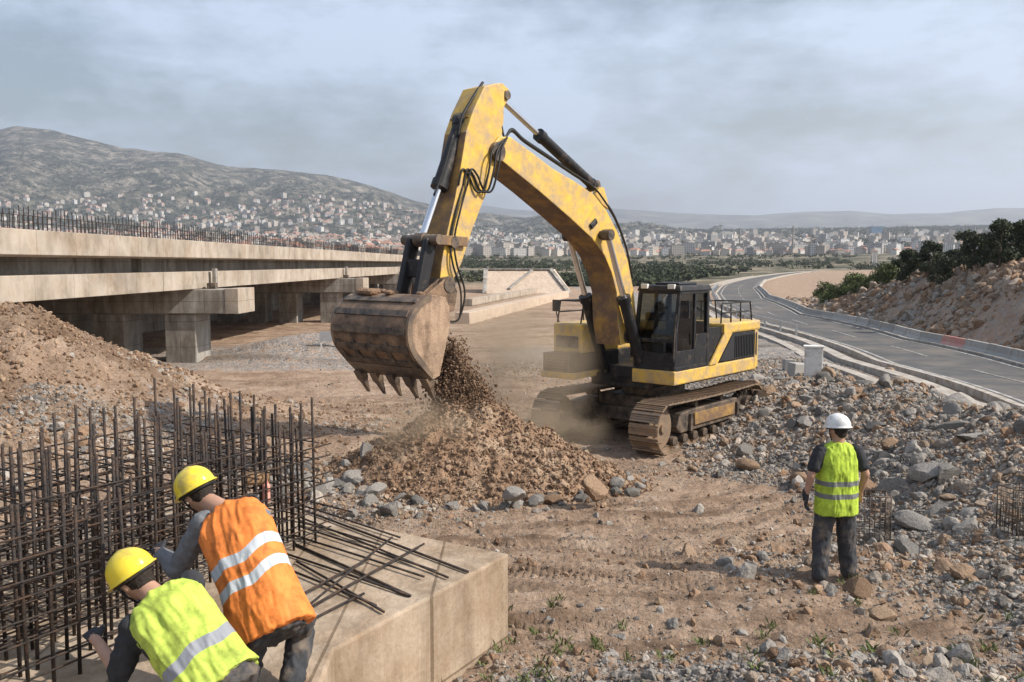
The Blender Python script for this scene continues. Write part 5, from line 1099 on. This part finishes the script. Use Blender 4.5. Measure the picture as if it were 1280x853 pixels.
for t in (0, .22, .5, .82, 1.15, 1.5):
    s = 0
    while s < 5.6:
        h = 1.20 + rc.uniform(-.16, .16) + (.12 if t > 1 and s < .6 else 0) - (.1 if s > 3.5 else 0)
        verts_.append((A0 - UU * (s + rc.uniform(-.03, .03)) + VV * (t + rc.uniform(-.02, .02)), h)); s += .155 + (.05 if .2 < t < 1.2 else 0) + rc.uniform(-.03, .03)
s = .15
for t, s0 in ((-.30, 1.75), (-.58, 2.35)):
    s = s0
    while s < 5.6: verts_.append((A0 - UU * (s + rc.uniform(-.03, .03)) + VV * (t + rc.uniform(-.02, .02)), 1.08 + rc.uniform(-.14, .1))); s += .17
    for z in np.arange(.08, 1.0, .125):
        a = A0 - UU * (s0 - .15 + rc.uniform(-.1, .1)) + VV * t + Vector((0, 0, z + rc.uniform(-.03, .03))); b = A0 - UU * 4.9 + VV * t + Vector((0, 0, z + rc.uniform(-.04, .04)))
        MB().tube([a - co_, (a + b) / 2 - co_, b - co_], .0075, 5).build('horizontal_bar', m_steel, cage, True)
s = .15
while s < 1.5: verts_.append((A0 + VV * s, 1.22 + rc.uniform(-.1, .12))); s += .16
verts_ = [v for v in verts_ if v[0].x / v[0].y > -.70]
verts_.sort(key=lambda v: (v[0] - cam.location).length)
restb = MB(); k = 0
for p, h in verts_:
    lean = (rc.uniform(-.02, .02), rc.uniform(-.02, .02), 0)
    if k < 99:
        if pv_ is None: pv_ = vb.build('vertical_bar', m_steel, cage, True); o = pv_
        else: o = pv_.copy(); COL.objects.link(o)
        o.location = p - co_; o.scale = (1, 1, h); o.rotation_euler = lean
    else: restb.cyl(p - co_, p - co_ + Vector((lean[1] * h, -lean[0] * h, h)), .0125, n=5)
    k += 1
print('vertical bars', k)
if restb.v: o = restb.build('vertical_bars', m_steel, cage, True); o['kind'] = 'stuff'
for t in (-.025, .25, .53, .85, 1.18, 1.53):
    for z in np.arange(.08, 1.06, .115 if t in (-.025, 1.53) else .17):
        zz = z + rc.uniform(-.03, .03); a = A0 + UU * (.12 + rc.uniform(0, .12)) + VV * t + Vector((0, 0, zz)); b = A0 - UU * 4.9 + VV * t + Vector((0, 0, zz + rc.uniform(-.05, .05)))
        MB().tube([a - co_, (a + b) / 2 - co_ + Vector((0, 0, rc.uniform(-.02, .01))), b - co_], .0075, 5).build('horizontal_bar', m_steel, cage, True)
ties = MB()
for s in np.arange(0, 5.0, .24):
    for z in np.arange(.12, 1.0, .21):
        zz = z + rc.uniform(-.04, .04); a = A0 - UU * s - VV * .06 + Vector((0, 0, zz)); b = a + VV * 1.64; ties.tube([a - co_, b - co_], .007, 4)
o = ties.build('cross_ties', m_steel, cage, True); o['kind'] = 'stuff'
lay = MB()
loose = [((390, 628), (440, 640)), ((385, 640), (585, 715)), ((388, 652), (560, 722)), ((392, 664), (545, 714)), ((388, 676), (530, 721)), ((386, 688), (513, 745)), ((380, 700), (510, 744)), ((388, 712), (480, 765)), ((390, 724), (470, 757)), ((392, 752), (490, 672)), ((408, 748), (530, 680)), ((380, 742), (462, 698)), ((400, 770), (455, 742)), ((384, 634), (500, 672)), ((396, 658), (475, 681))]
lb = ['topmost of the long bars fanning over the slab, ending short', 'longest bar, reaching almost to the slab edge', 'second long bar below the longest one', 'third long bar, ending over the middle of the slab', 'thin bar lying between the long ones', 'thick bar ending at mid slab', 'bar lying against the thick bar', 'short bar pointing to the lower slab edge', 'shortest bar near the orange vest worker', 'crossing bar laid over the others nearest the cage', 'long crossing bar reaching towards the far slab edge', 'short crossing bar nearest the orange vest', 'bar end lying lowest on the slab', 'bar lying along the upper side of the fan', 'short bar in the upper middle of the fan']
for k, ((a, b), l_) in enumerate(zip(loose, lb)):
    z = TS + .014 + .004 * (k % 5) + (.03 if k in (9, 10, 11) else 0); A = on_z(*a, z); B = on_z(*b, z)
    if (A.xy.length > 1): A = A + (A - B).normalized() * .25
    o = MB().tube([Vector((0, 0, 0)), (B - A) * .5 + Vector((0, 0, .004)), B - A], .0125 if k in (5, 1) else .0105, 6).build('rebar', m_steel, None, True); o.location = A
    tag(o, 'dark steel rebar, ' + l_, 'rebar', 'loose rebars fanned out on the slab')
# brown form block and red bottle wedged in the cage
p = at_y(321, 598, 7.6); o = MB().box((0, 0, 0), (.22, .12, .10)).box((0, -.066, 0), (.17, .014, .06)).build('form_block', m_wood, bevel=.008); o.location = p; o.rotation_euler = (0, .04, .3); tag(o, 'small brown wooden form block tied high in the rebar cage behind the orange worker', 'block')
p = at_y(333, 614, 7.45); mb = MB(); mb.cyl((0, 0, -.09), (0, 0, .05), .032, n=14); mb.cyl((0, 0, .05), (0, 0, .075), .03, .014, 14); mb.cyl((0, 0, .075), (0, 0, .10), .014, n=10)
o = mb.build('spray_can', mat('pink_plastic', (.8, .33, .26), .5, .1), auto=True); o.location = p; tag(o, 'pale red marking spray can wedged in the rebars under the wooden block', 'spray can')
# wire baskets
def basket(px, py, d, w, dp, h, rz, label, n=7, nz=9):
    x = (px - 640) / F * d; root = empty('wire_basket', (x, d, g(x, d) + .01), rz, label=label, cat='wire basket')
    rim = MB()
    for z in (0, h): rim.tube([(-w, -dp, z), (w, -dp, z), (w, dp, z), (-w, dp, z), (-w, -dp, z)], .008, 5)
    for sx in (-1, 1):
        for sy in (-1, 1): rim.tube([(sx * w, sy * dp, 0), (sx * w, sy * dp, h)], .008, 5)
    rim.build('rim', m_dark, root, True); ms = MB()
    for k in range(1, nz): 
        z = h * k / nz + rc.uniform(-.005, .005); ms.tube([(-w, -dp, z), (w, -dp, z), (w, dp, z), (-w, dp, z), (-w, -dp, z)], .0045, 4)
    for k in range(1, n):
        x_ = -w + 2 * w * k / n
        for sy in (-1, 1): ms.tube([(x_, sy * dp, 0), (x_, sy * dp, h)], .0045, 4)
    for k in range(1, 5):
        y_ = -dp + 2 * dp * k / 5
        for sx in (-1, 1): ms.tube([(sx * w, y_, 0), (sx * w, y_, h)], .0045, 4)
    ms.build('mesh', m_dark, root, True)
basket(1097, 655, 10.6, .21, .16, .60, -.2, 'upright dark wire mesh basket standing among rocks right of the standing worker')
basket(1286, 660, 9.9, .16, .14, .52, .3, 'dark wire mesh basket at the right edge among the rubble')

# ------------------------------------------------------------------ spoil heap under the bucket
HX, HY = -.68, 13.8
def heap(x, y):
    x = np.asarray(x, float) - HX; y = np.asarray(y, float) - HY; r = np.hypot(x / np.where(x < 0, 2.3, 2.75), y / 1.6); a = np.arctan2(y, x)
    r = r * (1 + .12 * fbm(np.cos(a) * 1.6 + 5, np.sin(a) * 1.6, 3, 71))
    h = 1.58 * np.clip(1 - np.sqrt(r * r + .012), 0, 1) ** 1.08
    return h + np.clip(1 - r, 0, .25) * (.50 * fbm(x / .6, y / .6, 5, 72, .62) + .2 * fbm(x / .12, y / .12, 3, 73)) * 1.4
th_ = np.linspace(0, 2 * PI, 300, endpoint=False); rr = np.linspace(0, 1.12, 150)
T, Q = np.meshgrid(th_, rr); Xh = HX + Q * 2.8 * np.cos(T); Yh = HY + Q * 1.75 * np.sin(T); Zh = G(Xh, Yh) + heap(Xh, Yh) - np.where(Q > 1.0, .12 * (Q - 1) / .12, 0) - .01
a, b = np.meshgrid(np.arange(149), np.arange(300), indexing='ij'); b2 = (b + 1) % 300
Fh = np.stack([a * 300 + b, a * 300 + b2, (a + 1) * 300 + b2, (a + 1) * 300 + b], -1).reshape(-1, 4)[:, ::-1]
Vh = np.stack([Xh, Yh, Zh], -1).reshape(-1, 3)
m_heap = mat('heap_soil', (.235, .15, .095), .96, .4, 2.4, 1.0, 14, bdist=.06, dirt=(.40, .30, .21), dirtamt=.35, dscale=1.3)
o = np_mesh('dirt_heap', Vh, Fh, m_heap, True); recalc(o); tag(o, 'tall heap of loose brown soil growing beneath the excavator bucket', 'dirt heap')
def top(x, y): return g(x, y) + float(max(0, heap(x, y)) if math.hypot((x - HX) / 2.8, (y - HY) / 1.75) < 1 else 0)

# ------------------------------------------------------------------ rocks
def rockmat(name, stops, useattr):
    m = bpy.data.materials.new(name); m.use_nodes = True; n, l = m.node_tree.nodes, m.node_tree.links; bs = n['Principled BSDF']; bs.inputs['Roughness'].default_value = .92; bs.inputs['Specular IOR Level'].default_value = .2
    if useattr: s = n.new('ShaderNodeAttribute'); s.attribute_name = 'rc'; src = s.outputs['Fac']
    else: s = n.new('ShaderNodeObjectInfo'); src = s.outputs['Random']
    rp = n.new('ShaderNodeValToRGB'); e = rp.color_ramp.elements
    while len(e) < len(stops): e.new(.5)
    for i, (p, c) in enumerate(stops): e[i].position = p; e[i].color = c + (1,)
    l.new(src, rp.inputs[0]); tc = n.new('ShaderNodeTexCoord'); nz = n.new('ShaderNodeTexNoise'); nz.inputs['Scale'].default_value = 9; nz.inputs['Detail'].default_value = 8; nz.inputs['Roughness'].default_value = .7; l.new(tc.outputs['Object'], nz.inputs[0])
    r2 = n.new('ShaderNodeValToRGB'); r2.color_ramp.elements[0].position = .3; r2.color_ramp.elements[0].color = (.5, .47, .44, 1); r2.color_ramp.elements[1].position = .68; r2.color_ramp.elements[1].color = (1.15, 1.12, 1.08, 1); l.new(nz.outputs['Fac'], r2.inputs[0])
    mx = n.new('ShaderNodeMixRGB'); mx.blend_type = 'MULTIPLY'; mx.inputs[0].default_value = 1; l.new(rp.outputs[0], mx.inputs[1]); l.new(r2.outputs[0], mx.inputs[2]); l.new(mx.outputs[0], bs.inputs['Base Color'])
    bp_ = n.new('ShaderNodeBump'); bp_.inputs['Strength'].default_value = .7; bp_.inputs['Distance'].default_value = .04; n3 = n.new('ShaderNodeTexNoise'); n3.inputs['Scale'].default_value = 22; n3.inputs['Detail'].default_value = 6; l.new(tc.outputs['Object'], n3.inputs[0]); l.new(n3.outputs['Fac'], bp_.inputs['Height']); l.new(bp_.outputs[0], bs.inputs['Normal']); return m
STG = [(0, (.12, .113, .107)), (.22, (.24, .23, .215)), (.45, (.36, .34, .315)), (.62, (.28, .22, .165)), (.84, (.30, .19, .12)), (1, (.46, .42, .37))]
STB = [(0, (.16, .105, .07)), (.5, (.27, .18, .12)), (1, (.40, .30, .215))]
m_rub = rockmat('rubble_stone', STG, True); m_clod = rockmat('soil_clod', STB, True); m_boul = rockmat('boulder_stone', [(0, (.17, .165, .155)), (.5, (.29, .28, .265)), (1, (.42, .40, .375))], False); m_tan = rockmat('tan_boulder_stone', [(0, (.26, .175, .115)), (.5, (.34, .24, .165)), (1, (.42, .31, .22))], False)
def rock(sub, seed, ang=.5):
    bm = bmesh.new(); bmesh.ops.create_icosphere(bm, subdivisions=sub, radius=1); r_ = random.Random(seed)
    pl_ = [(Vector((r_.gauss(0, 1), r_.gauss(0, 1), r_.gauss(0, 1))).normalized(), r_.uniform(.38, .8)) for _ in range(8)]
    sc = Vector((r_.uniform(.8, 1.3), r_.uniform(.7, 1.1), r_.uniform(.5, .85)))
    for v in bm.verts:
        p = v.co.copy()
        for n_, d_ in pl_:
            e = p.dot(n_) - d_
            if e > 0: p -= n_ * e * .92
        p *= 1 + r_.uniform(-.05, .05); v.co = Vector((p.x * sc.x, p.y * sc.y, p.z * sc.z))
    V = np.array([v.co[:] for v in bm.verts]); Fq = np.array([[v.index for v in f.verts] for f in bm.faces]); bm.free(); return V, Fq
RS = {s: [rock(s, 100 * s + k) for k in range(10)] for s in (1, 2, 3)}
def scatter(name, P, S, C, sub, m, seed):
    """P (n,3) positions, S sizes, C colour value"""
    r = np.random.default_rng(seed); n = len(P); Vs = []; Fs = []; Cs = []; base_ = 0
    kk = r.integers(0, 10, n)
    for v in range(10):
        idx = np.where(kk == v)[0]
        if not len(idx): continue
        V, Fq = RS[sub][v]; q = r.normal(size=(len(idx), 4)); q /= np.linalg.norm(q, axis=1)[:, None]; w, x, y, z = q.T
        Rm = np.stack([1 - 2 * (y * y + z * z), 2 * (x * y - z * w), 2 * (x * z + y * w), 2 * (x * y + z * w), 1 - 2 * (x * x + z * z), 2 * (y * z - x * w), 2 * (x * z - y * w), 2 * (y * z + x * w), 1 - 2 * (x * x + y * y)], -1).reshape(-1, 3, 3)
        W_ = np.einsum('nij,vj->nvi', Rm, V) * S[idx][:, None, None] + P[idx][:, None, :]
        Vs.append(W_.reshape(-1, 3)); Fs.append((Fq[None] + (np.arange(len(idx)) * len(V))[:, None, None]).reshape(-1, 3) + base_); Cs.append(np.repeat(C[idx], len(V))); base_ += len(idx) * len(V)
    return np_mesh(name, np.vstack(Vs), np.vstack(Fs), m, False, {'rc': np.concatenate(Cs)})
def sample(n, xr, yr, dens, r):
    out_x, out_y = [], []; c = 0
    while c < n:
        x = r.uniform(*xr, 20000); y = r.uniform(*yr, 20000); k = (r.random(20000) < dens(x, y)) & (np.abs(x / y) < .68); out_x.append(x[k]); out_y.append(y[k]); c += k.sum()
    return np.concatenate(out_x)[:n], np.concatenate(out_y)[:n]
def inslab(x, y):
    dx, dy = x - CC.x, y - CC.y; a = dx * UU.x + dy * UU.y; b = dx * VV.x + dy * VV.y
    return ((a < .05) & (b > -.05) & (b < 3.95)) | ((x < -1.0) & (y < 6.2))
def occupied(x, y): return inslab(x, y) | (np.hypot(x - fx, y - fy) < .34)
def berm(x, y):
    xc = np.interp(y, [2, 8, 13, 18, 22, 30, 40, 60], [7.0, 8.6, 8.6, 8.0, 7.7, 9.2, 12, 17]); u = x - xc
    return sst(-5.0, -3.4, u + .9 * fbm(x / 1.5, y / 1.5, 3, 91)) * sst(4.5, 3, u)
r = np.random.default_rng(33)
def dens_all(x, y):
    q = berm(x, y) * (y < 42) * 1.0 * np.clip(.35 + 1.6 * (fbm(x / 1.6, y / 1.6, 3, 95) + .4), .1, 1.2)
    q = np.maximum(q, .75 * np.exp(-(((x + 2.4) / 1.7) ** 2 + ((y - 12.4) / .9) ** 2)))
    q = np.maximum(q, .8 * np.exp(-(((x - 2.7) / 1.7) ** 2 + ((y - 6.1) / .8) ** 2)))
    q = np.maximum(q, .35 * (y < 7.2) * (x > -.3)); q = np.maximum(q, .45 * np.exp(-(((x - 3.6) / 1.1) ** 2 + ((y - 9.6) / 1.0) ** 2)))
    q = np.maximum(q, .9 * np.exp(-(((x - 1.2) / 3.2) ** 2 + ((y - 42) / 6) ** 2))); q = np.maximum(q, .03 * (fbm(x, y, 3, 97) > .15)); q = np.maximum(q, .3 * (x < -3) * (y > 10) * (y < 24) * (fbm(x / 2, y / 2, 3, 99) > .1))
    return q * ~occupied(x, y) * (np.hypot(x, y) < 46) 
for nm, n_, s0, s1, sub, yr in (('rubble', 70000, .013, .060, 1, (4.2, 17)), ('rubble', 30000, .03, .10, 1, (14, 42)), ('rubble', 4600, .05, .17, 2, (4.6, 26))):
    x, y = sample(n_, (-9, 16), yr, dens_all, r); s = s0 * (s1 / s0) ** (r.random(n_) ** 2.6); z = G(x, y) + s * r.uniform(-.25, .25, n_)
    c = np.clip(r.normal(.50, .24, n_) + .45 * fbm(x / 1.2, y / 1.2, 3, 101), 0, 1)
    o = scatter(nm, np.stack([x, y, z], -1), s, c, sub, m_rub, n_); tag(o, {70000: 'fine grey and brown rubble stones strewn over the near ground and berm', 30000: 'grey rubble stones on the berm towards the road', 4600: 'fist sized broken stones lying all over the rubble berm'}[n_], 'rubble', kind='stuff')
# bank rubble
def dens_bank(x, y):
    d = np.hypot(x, y); t = (np.arctan2(x, y) - thR(d)) * d; return 1.0 * (t > 1.5) * (t < 26) * (d < 125) * (d > 40) * np.clip(.2 + 1.8 * (fbm(x / 5, y / 5, 3, 111) + .3), 0, 1)
n_ = 13000; x, y = sample(n_, (16, 70), (36, 125), dens_bank, r); s = .10 * (6.0) ** (r.random(n_) ** 2.2); c = np.clip(r.normal(.66, .16, n_) + .5 * fbm(x / 6, y / 6, 3, 113), 0, .93)
o = scatter('rubble', np.stack([x, y, G(x, y) + s * .2], -1), s, c, 1, m_rub, 5); tag(o, 'broken brown and grey stones covering the bank beyond the road', 'rubble', kind='stuff')
# clods on the mound, the heap, and the falling stream
def dens_f(x, y): return (.5 + fbm(x / 1.2, y / 1.2, 3, 131)) * ~occupied(x, y) * (x < 7)
n_ = 34000; x, y = sample(n_, (-8, 7), (4.5, 17), dens_f, r); s = .005 * (4.0) ** (r.random(n_) ** 2.2); o = scatter('fine_gravel', np.stack([x, y, G(x, y) + s * .2], -1), s, np.clip(r.normal(.5, .25, n_), 0, 1), 1, m_rub, 16); tag(o, 'fine gravel grit sprinkled over the brown work floor', 'gravel', kind='stuff')
def dens_cl(x, y): return (.9 * np.exp(-(np.hypot((x + 12.4) / 7, (y - 18.5) / 7)) ** 2) + .12 * (fbm(x / .8, y / .8, 3, 121) > .0)) * ~occupied(x, y) * (x < 6)
n_ = 26000; x, y = sample(n_, (-18, 6), (5, 27), dens_cl, r); s = .010 * (8.0) ** (r.random(n_) ** 3.2); o = scatter('soil_clods', np.stack([x, y, G(x, y) + s * .3], -1), s, r.random(n_), 1, m_clod, 6); tag(o, 'loose brown soil clods over the left mound and work floor', 'soil', kind='stuff')
n_ = 20000; a = r.uniform(0, 2 * PI, n_); q = np.sqrt(r.random(n_)) * 1.02; x = HX + q * 2.85 * np.cos(a); y = HY + q * 1.68 * np.sin(a)
s = .008 * (6.0) ** (r.random(n_) ** 4.5) * (.8 + .8 * q); hz_ = G(x, y) + np.maximum(heap(x, y), 0); o = scatter('soil_clods', np.stack([x, y, hz_ + s * .2], -1), s, r.random(n_), 1, m_clod, 7); tag(o, 'loose clods covering the heap under the bucket', 'soil', kind='stuff')
bm0 = M0 + EH * sz(549, 440, 0)[0] + Vector((0, 0, sz(549, 440, 0)[1])); n_ = 16000
tt_ = r.random(n_) ** .75; P0 = np.array(M0)[None] + np.array(EH)[None] * (sz(551, 432, .42)[0] - .02 + r.normal(0, .09, n_))[:, None] + np.array(EL)[None] * np.clip(r.normal(.42, .30, n_), -.8, .84)[:, None]
zt0 = MZ + sz(551, 424, .42)[1]; gx = P0[:, 0] * (1 - tt_) + tt_ * (HX + r.normal(0, .30, n_)); gy = P0[:, 1] * (1 - tt_) + tt_ * (HY + r.normal(0, .22, n_)); zb_ = G(gx, gy) + np.maximum(heap(gx, gy), 0); zz = zt0 + .1 - (zt0 + .1 - zb_) * tt_ ** .8
s = .005 * 8.0 ** (r.random(n_) ** 3); o = scatter('falling_soil', np.stack([gx, gy, zz], -1), s, r.random(n_) * .6, 1, m_clod, 8); tag(o, 'stream of soil and stones falling from the bucket onto the heap', 'soil', kind='stuff')
# weeds
tv = []; tf = []; rg = random.Random(3); nb = 0
for k in range(150):
    if k % 2: x, y = rg.gauss(-.1, .5), rg.gauss(6.6, .7)
    else: x, y = rg.gauss(3.0, 1.5), rg.gauss(6.4, .9)
    if y < 4.6 or bool(inslab(np.array(x), np.array(y))): continue
    z = g(x, y)
    for q in range(rg.randint(6, 14)):
        a = rg.uniform(0, 2 * PI); L = rg.uniform(.03, .10); w = .004; dx, dy = math.cos(a), math.sin(a); ox, oy = x + rg.gauss(0, .03), y + rg.gauss(0, .03)
        tv += [(ox - dy * w, oy + dx * w, z - .01), (ox + dy * w, oy - dx * w, z - .01), (ox + dx * L * .35 + dy * w * .7, oy + dy * L * .35 - dx * w * .7, z + L * .7), (ox + dx * L * .8, oy + dy * L * .8, z + L)]; tf.append((nb, nb + 1, nb + 2, nb + 3)); nb += 4
m_weed = mat('weed_green', (.12, .15, .05), .8, .4, 3, 0)
o = link_mesh('weeds', tv, tf, m_weed); tag(o, 'sparse green weeds sprouting between stones in the near foreground', 'weeds', kind='stuff')
# individual boulders
big = []; 
def addb(px, py, rad_, lab, grp=None, z=None, brown=None):
    P = on_z(px, py, 0)
    for _ in range(12): P = on_z(px, py, top(P.x, P.y))
    big.append((P, rad_, lab, grp))
addb(742, 612, .27, 'large angular tan boulder at the right foot of the soil heap'); addb(452, 611, .22, 'rounded pale grey boulder at the left foot of the heap'); addb(418, 602, .24, 'grey boulder leftmost beside the heap, behind the rebars')
addb(1157, 628, .26, 'large pale grey boulder standing out in the rubble right of the wire basket'); addb(1150, 655, .30, 'broad flat grey boulder just below the large pale one'); addb(1205, 600, .28, 'grey boulder high on the rubble berm')
addb(1075, 740, .17, 'tan boulder in the foreground right of the standing worker feet'); addb(1100, 775, .15, 'large brown boulder at the lower right foreground'); addb(1240, 575, .30, 'brown boulder at the right edge of the berm crest'); addb(1112, 470, .38, 'big tan boulder on the berm crest beside the road')
addb(1180, 640, .21, 'pale grey boulder lying between the flat one and the right edge'); addb(1135, 690, .16, 'small pale grey boulder below the upright wire basket'); addb(1225, 640, .24, 'large grey boulder left of the wire basket at the right edge'); addb(1190, 540, .26, 'grey boulder on the upper berm behind the standing worker'); addb(640, 620, .17, 'grey boulder at the front foot of the heap, in the middle'); addb(690, 628, .14, 'small grey boulder left of the large tan one')
lab1, grp1 = 'grey boulder lying in the rubble berm on the right', 'boulders in the rubble berm'; lab2, grp2 = 'grey boulder at the foot of the soil heap', 'boulders round the soil heap'
rb = random.Random(21)
while len(big) < 135:
    x = rb.uniform(1.5, 13); y = rb.uniform(5.0, 30)
    if rb.random() > float(berm(x, y)) or abs(x / y) > .62 or bool(occupied(np.array(x), np.array(y))): continue
    if math.hypot(x - 4.0, y - 10.5) < .8: continue
    big.append((Vector((x, y, g(x, y))), .10 * 2.7 ** (rb.random() ** 1.8) * (1 if y < 12 else 1.35), *((lab1, grp1) if rb.random() < .7 else ('brown boulder lying in the rubble berm on the right', 'brown boulders in the rubble berm'))))
for k in range(46):
    a = rb.uniform(PI * .98, 2.03 * PI); q = rb.uniform(.92, 1.12); x = HX + 2.7 * q * math.cos(a); y = HY + 1.65 * q * math.sin(a); big.append((Vector((x, y, top(x, y))), rb.uniform(.06, .16), lab2, grp2))
for k in range(16):
    x = rb.uniform(-4.2, -1.6); y = rb.uniform(11.4, 13.4); big.append((Vector((x, y, top(x, y))), rb.uniform(.08, .2), 'grey boulder in the rocky patch behind the rebar cage', 'boulders behind the rebar cage'))
bmesh_ = []
for v in range(8):
    V, Fq = RS[3][v]; me = bpy.data.meshes.new('boulder'); me.from_pydata([tuple(p) for p in V], [], [tuple(f) for f in Fq]); me.materials.append(m_boul); setsmooth(me, True)
    b_ = bmesh.new(); b_.from_mesh(me)
    for e in b_.edges:
        if len(e.link_faces) == 2 and e.calc_face_angle(0) > R(22): e.smooth = False
    b_.to_mesh(me); b_.free(); bmesh_.append(me)
tanm = []
for me in bmesh_: q = me.copy(); q.materials[0] = m_tan; tanm.append(q)
for k, (P, rad_, lab, grp) in enumerate(big):
    tan_ = 'tan' in lab.split() or 'brown' in lab.split(); o = bpy.data.objects.new('boulder', tanm[k % 8] if tan_ else bmesh_[k % 8]); COL.objects.link(o); o.location = P + Vector((0, 0, rad_ * rb.uniform(0, .22))); o.scale = (rad_ * rb.uniform(.85, 1.2), rad_ * rb.uniform(.8, 1.15), rad_ * rb.uniform(.8, 1.2)); o.rotation_euler = (rb.uniform(-.4, .4), rb.uniform(-.4, .4), rb.uniform(0, 6)); tag(o, lab, 'boulder', grp)
# ------------------------------------------------------------------ air: haze over the far country, dust around the falling soil
def volbox(name, lo, hi): 
    mb = MB(); mb.box(((lo[0] + hi[0]) / 2, (lo[1] + hi[1]) / 2, (lo[2] + hi[2]) / 2), (hi[0] - lo[0], hi[1] - lo[1], hi[2] - lo[2])); return mb
HAZE = True
if HAZE:
    m = bpy.data.materials.new('haze_air'); m.use_nodes = True; n, l = m.node_tree.nodes, m.node_tree.links; n.clear(); o_ = n.new('ShaderNodeOutputMaterial'); v = n.new('ShaderNodeVolumePrincipled'); v.inputs['Density'].default_value = .00014; v.inputs['Color'].default_value = (.80, .86, .97, 1); v.inputs['Anisotropy'].default_value = .3; l.new(v.outputs[0], o_.inputs['Volume'])
    o = volbox('haze', (-14500, -14500, -8), (14500, 14500, 900)).build('haze', m); tag(o, kind='stuff'); o['label'] = 'thin pale haze in the air over the plain and hills'; o['category'] = 'haze'

dm = bpy.data.materials.new('dust_air'); dm.use_nodes = True; n, l = dm.node_tree.nodes, dm.node_tree.links; n.clear(); o_ = n.new('ShaderNodeOutputMaterial'); v = n.new('ShaderNodeVolumePrincipled'); v.inputs['Color'].default_value = (1.0, .78, .55, 1); v.inputs['Anisotropy'].default_value = .2
tc = n.new('ShaderNodeTexCoord'); ln = n.new('ShaderNodeVectorMath'); ln.operation = 'LENGTH'; l.new(tc.outputs['Object'], ln.inputs[0]); fr_ = n.new('ShaderNodeMapRange'); fr_.inputs['From Min'].default_value = 1.0; fr_.inputs['From Max'].default_value = .0; l.new(ln.outputs['Value'], fr_.inputs['Value'])
nz = n.new('ShaderNodeTexNoise'); nz.inputs['Scale'].default_value = 1.9; nz.inputs['Detail'].default_value = 4; l.new(tc.outputs['Object'], nz.inputs[0]); mr_ = n.new('ShaderNodeMapRange'); mr_.inputs['From Min'].default_value = .40; mr_.inputs['From Max'].default_value = .68; l.new(nz.outputs['Fac'], mr_.inputs['Value'])
mu = n.new('ShaderNodeMath'); mu.operation = 'MULTIPLY'; l.new(fr_.outputs[0], mu.inputs[0]); l.new(mr_.outputs[0], mu.inputs[1]); m2 = n.new('ShaderNodeMath'); m2.operation = 'MULTIPLY'; l.new(mu.outputs[0], m2.inputs[0]); m2.inputs[1].default_value = 2.6; l.new(m2.outputs[0], v.inputs['Density']); l.new(v.outputs[0], o_.inputs['Volume'])
for (px, py, Y, rr_, dz) in ((618, 465, 14.9, (1.9, 1.1, 1.8), 1), (660, 540, 15.5, (1.6, .8, .7), 0.7), (520, 535, 13.0, (1.0, .6, .6), 0.5)):
    s_ = MB().sphere((0, 0, 0), 1.0, 20, 14); o = s_.build('dust_cloud', dm, None, True); o.location = at_y(px, py, Y); o.scale = rr_; o['kind'] = 'stuff'; o['label'] = 'pale brown dust drifting between the bucket and the heap' if dz == 1 else ('low brown dust drifting in front of the left excavator track' if dz > .6 else 'low dust rising at the left flank of the soil heap'); o['category'] = 'dust'
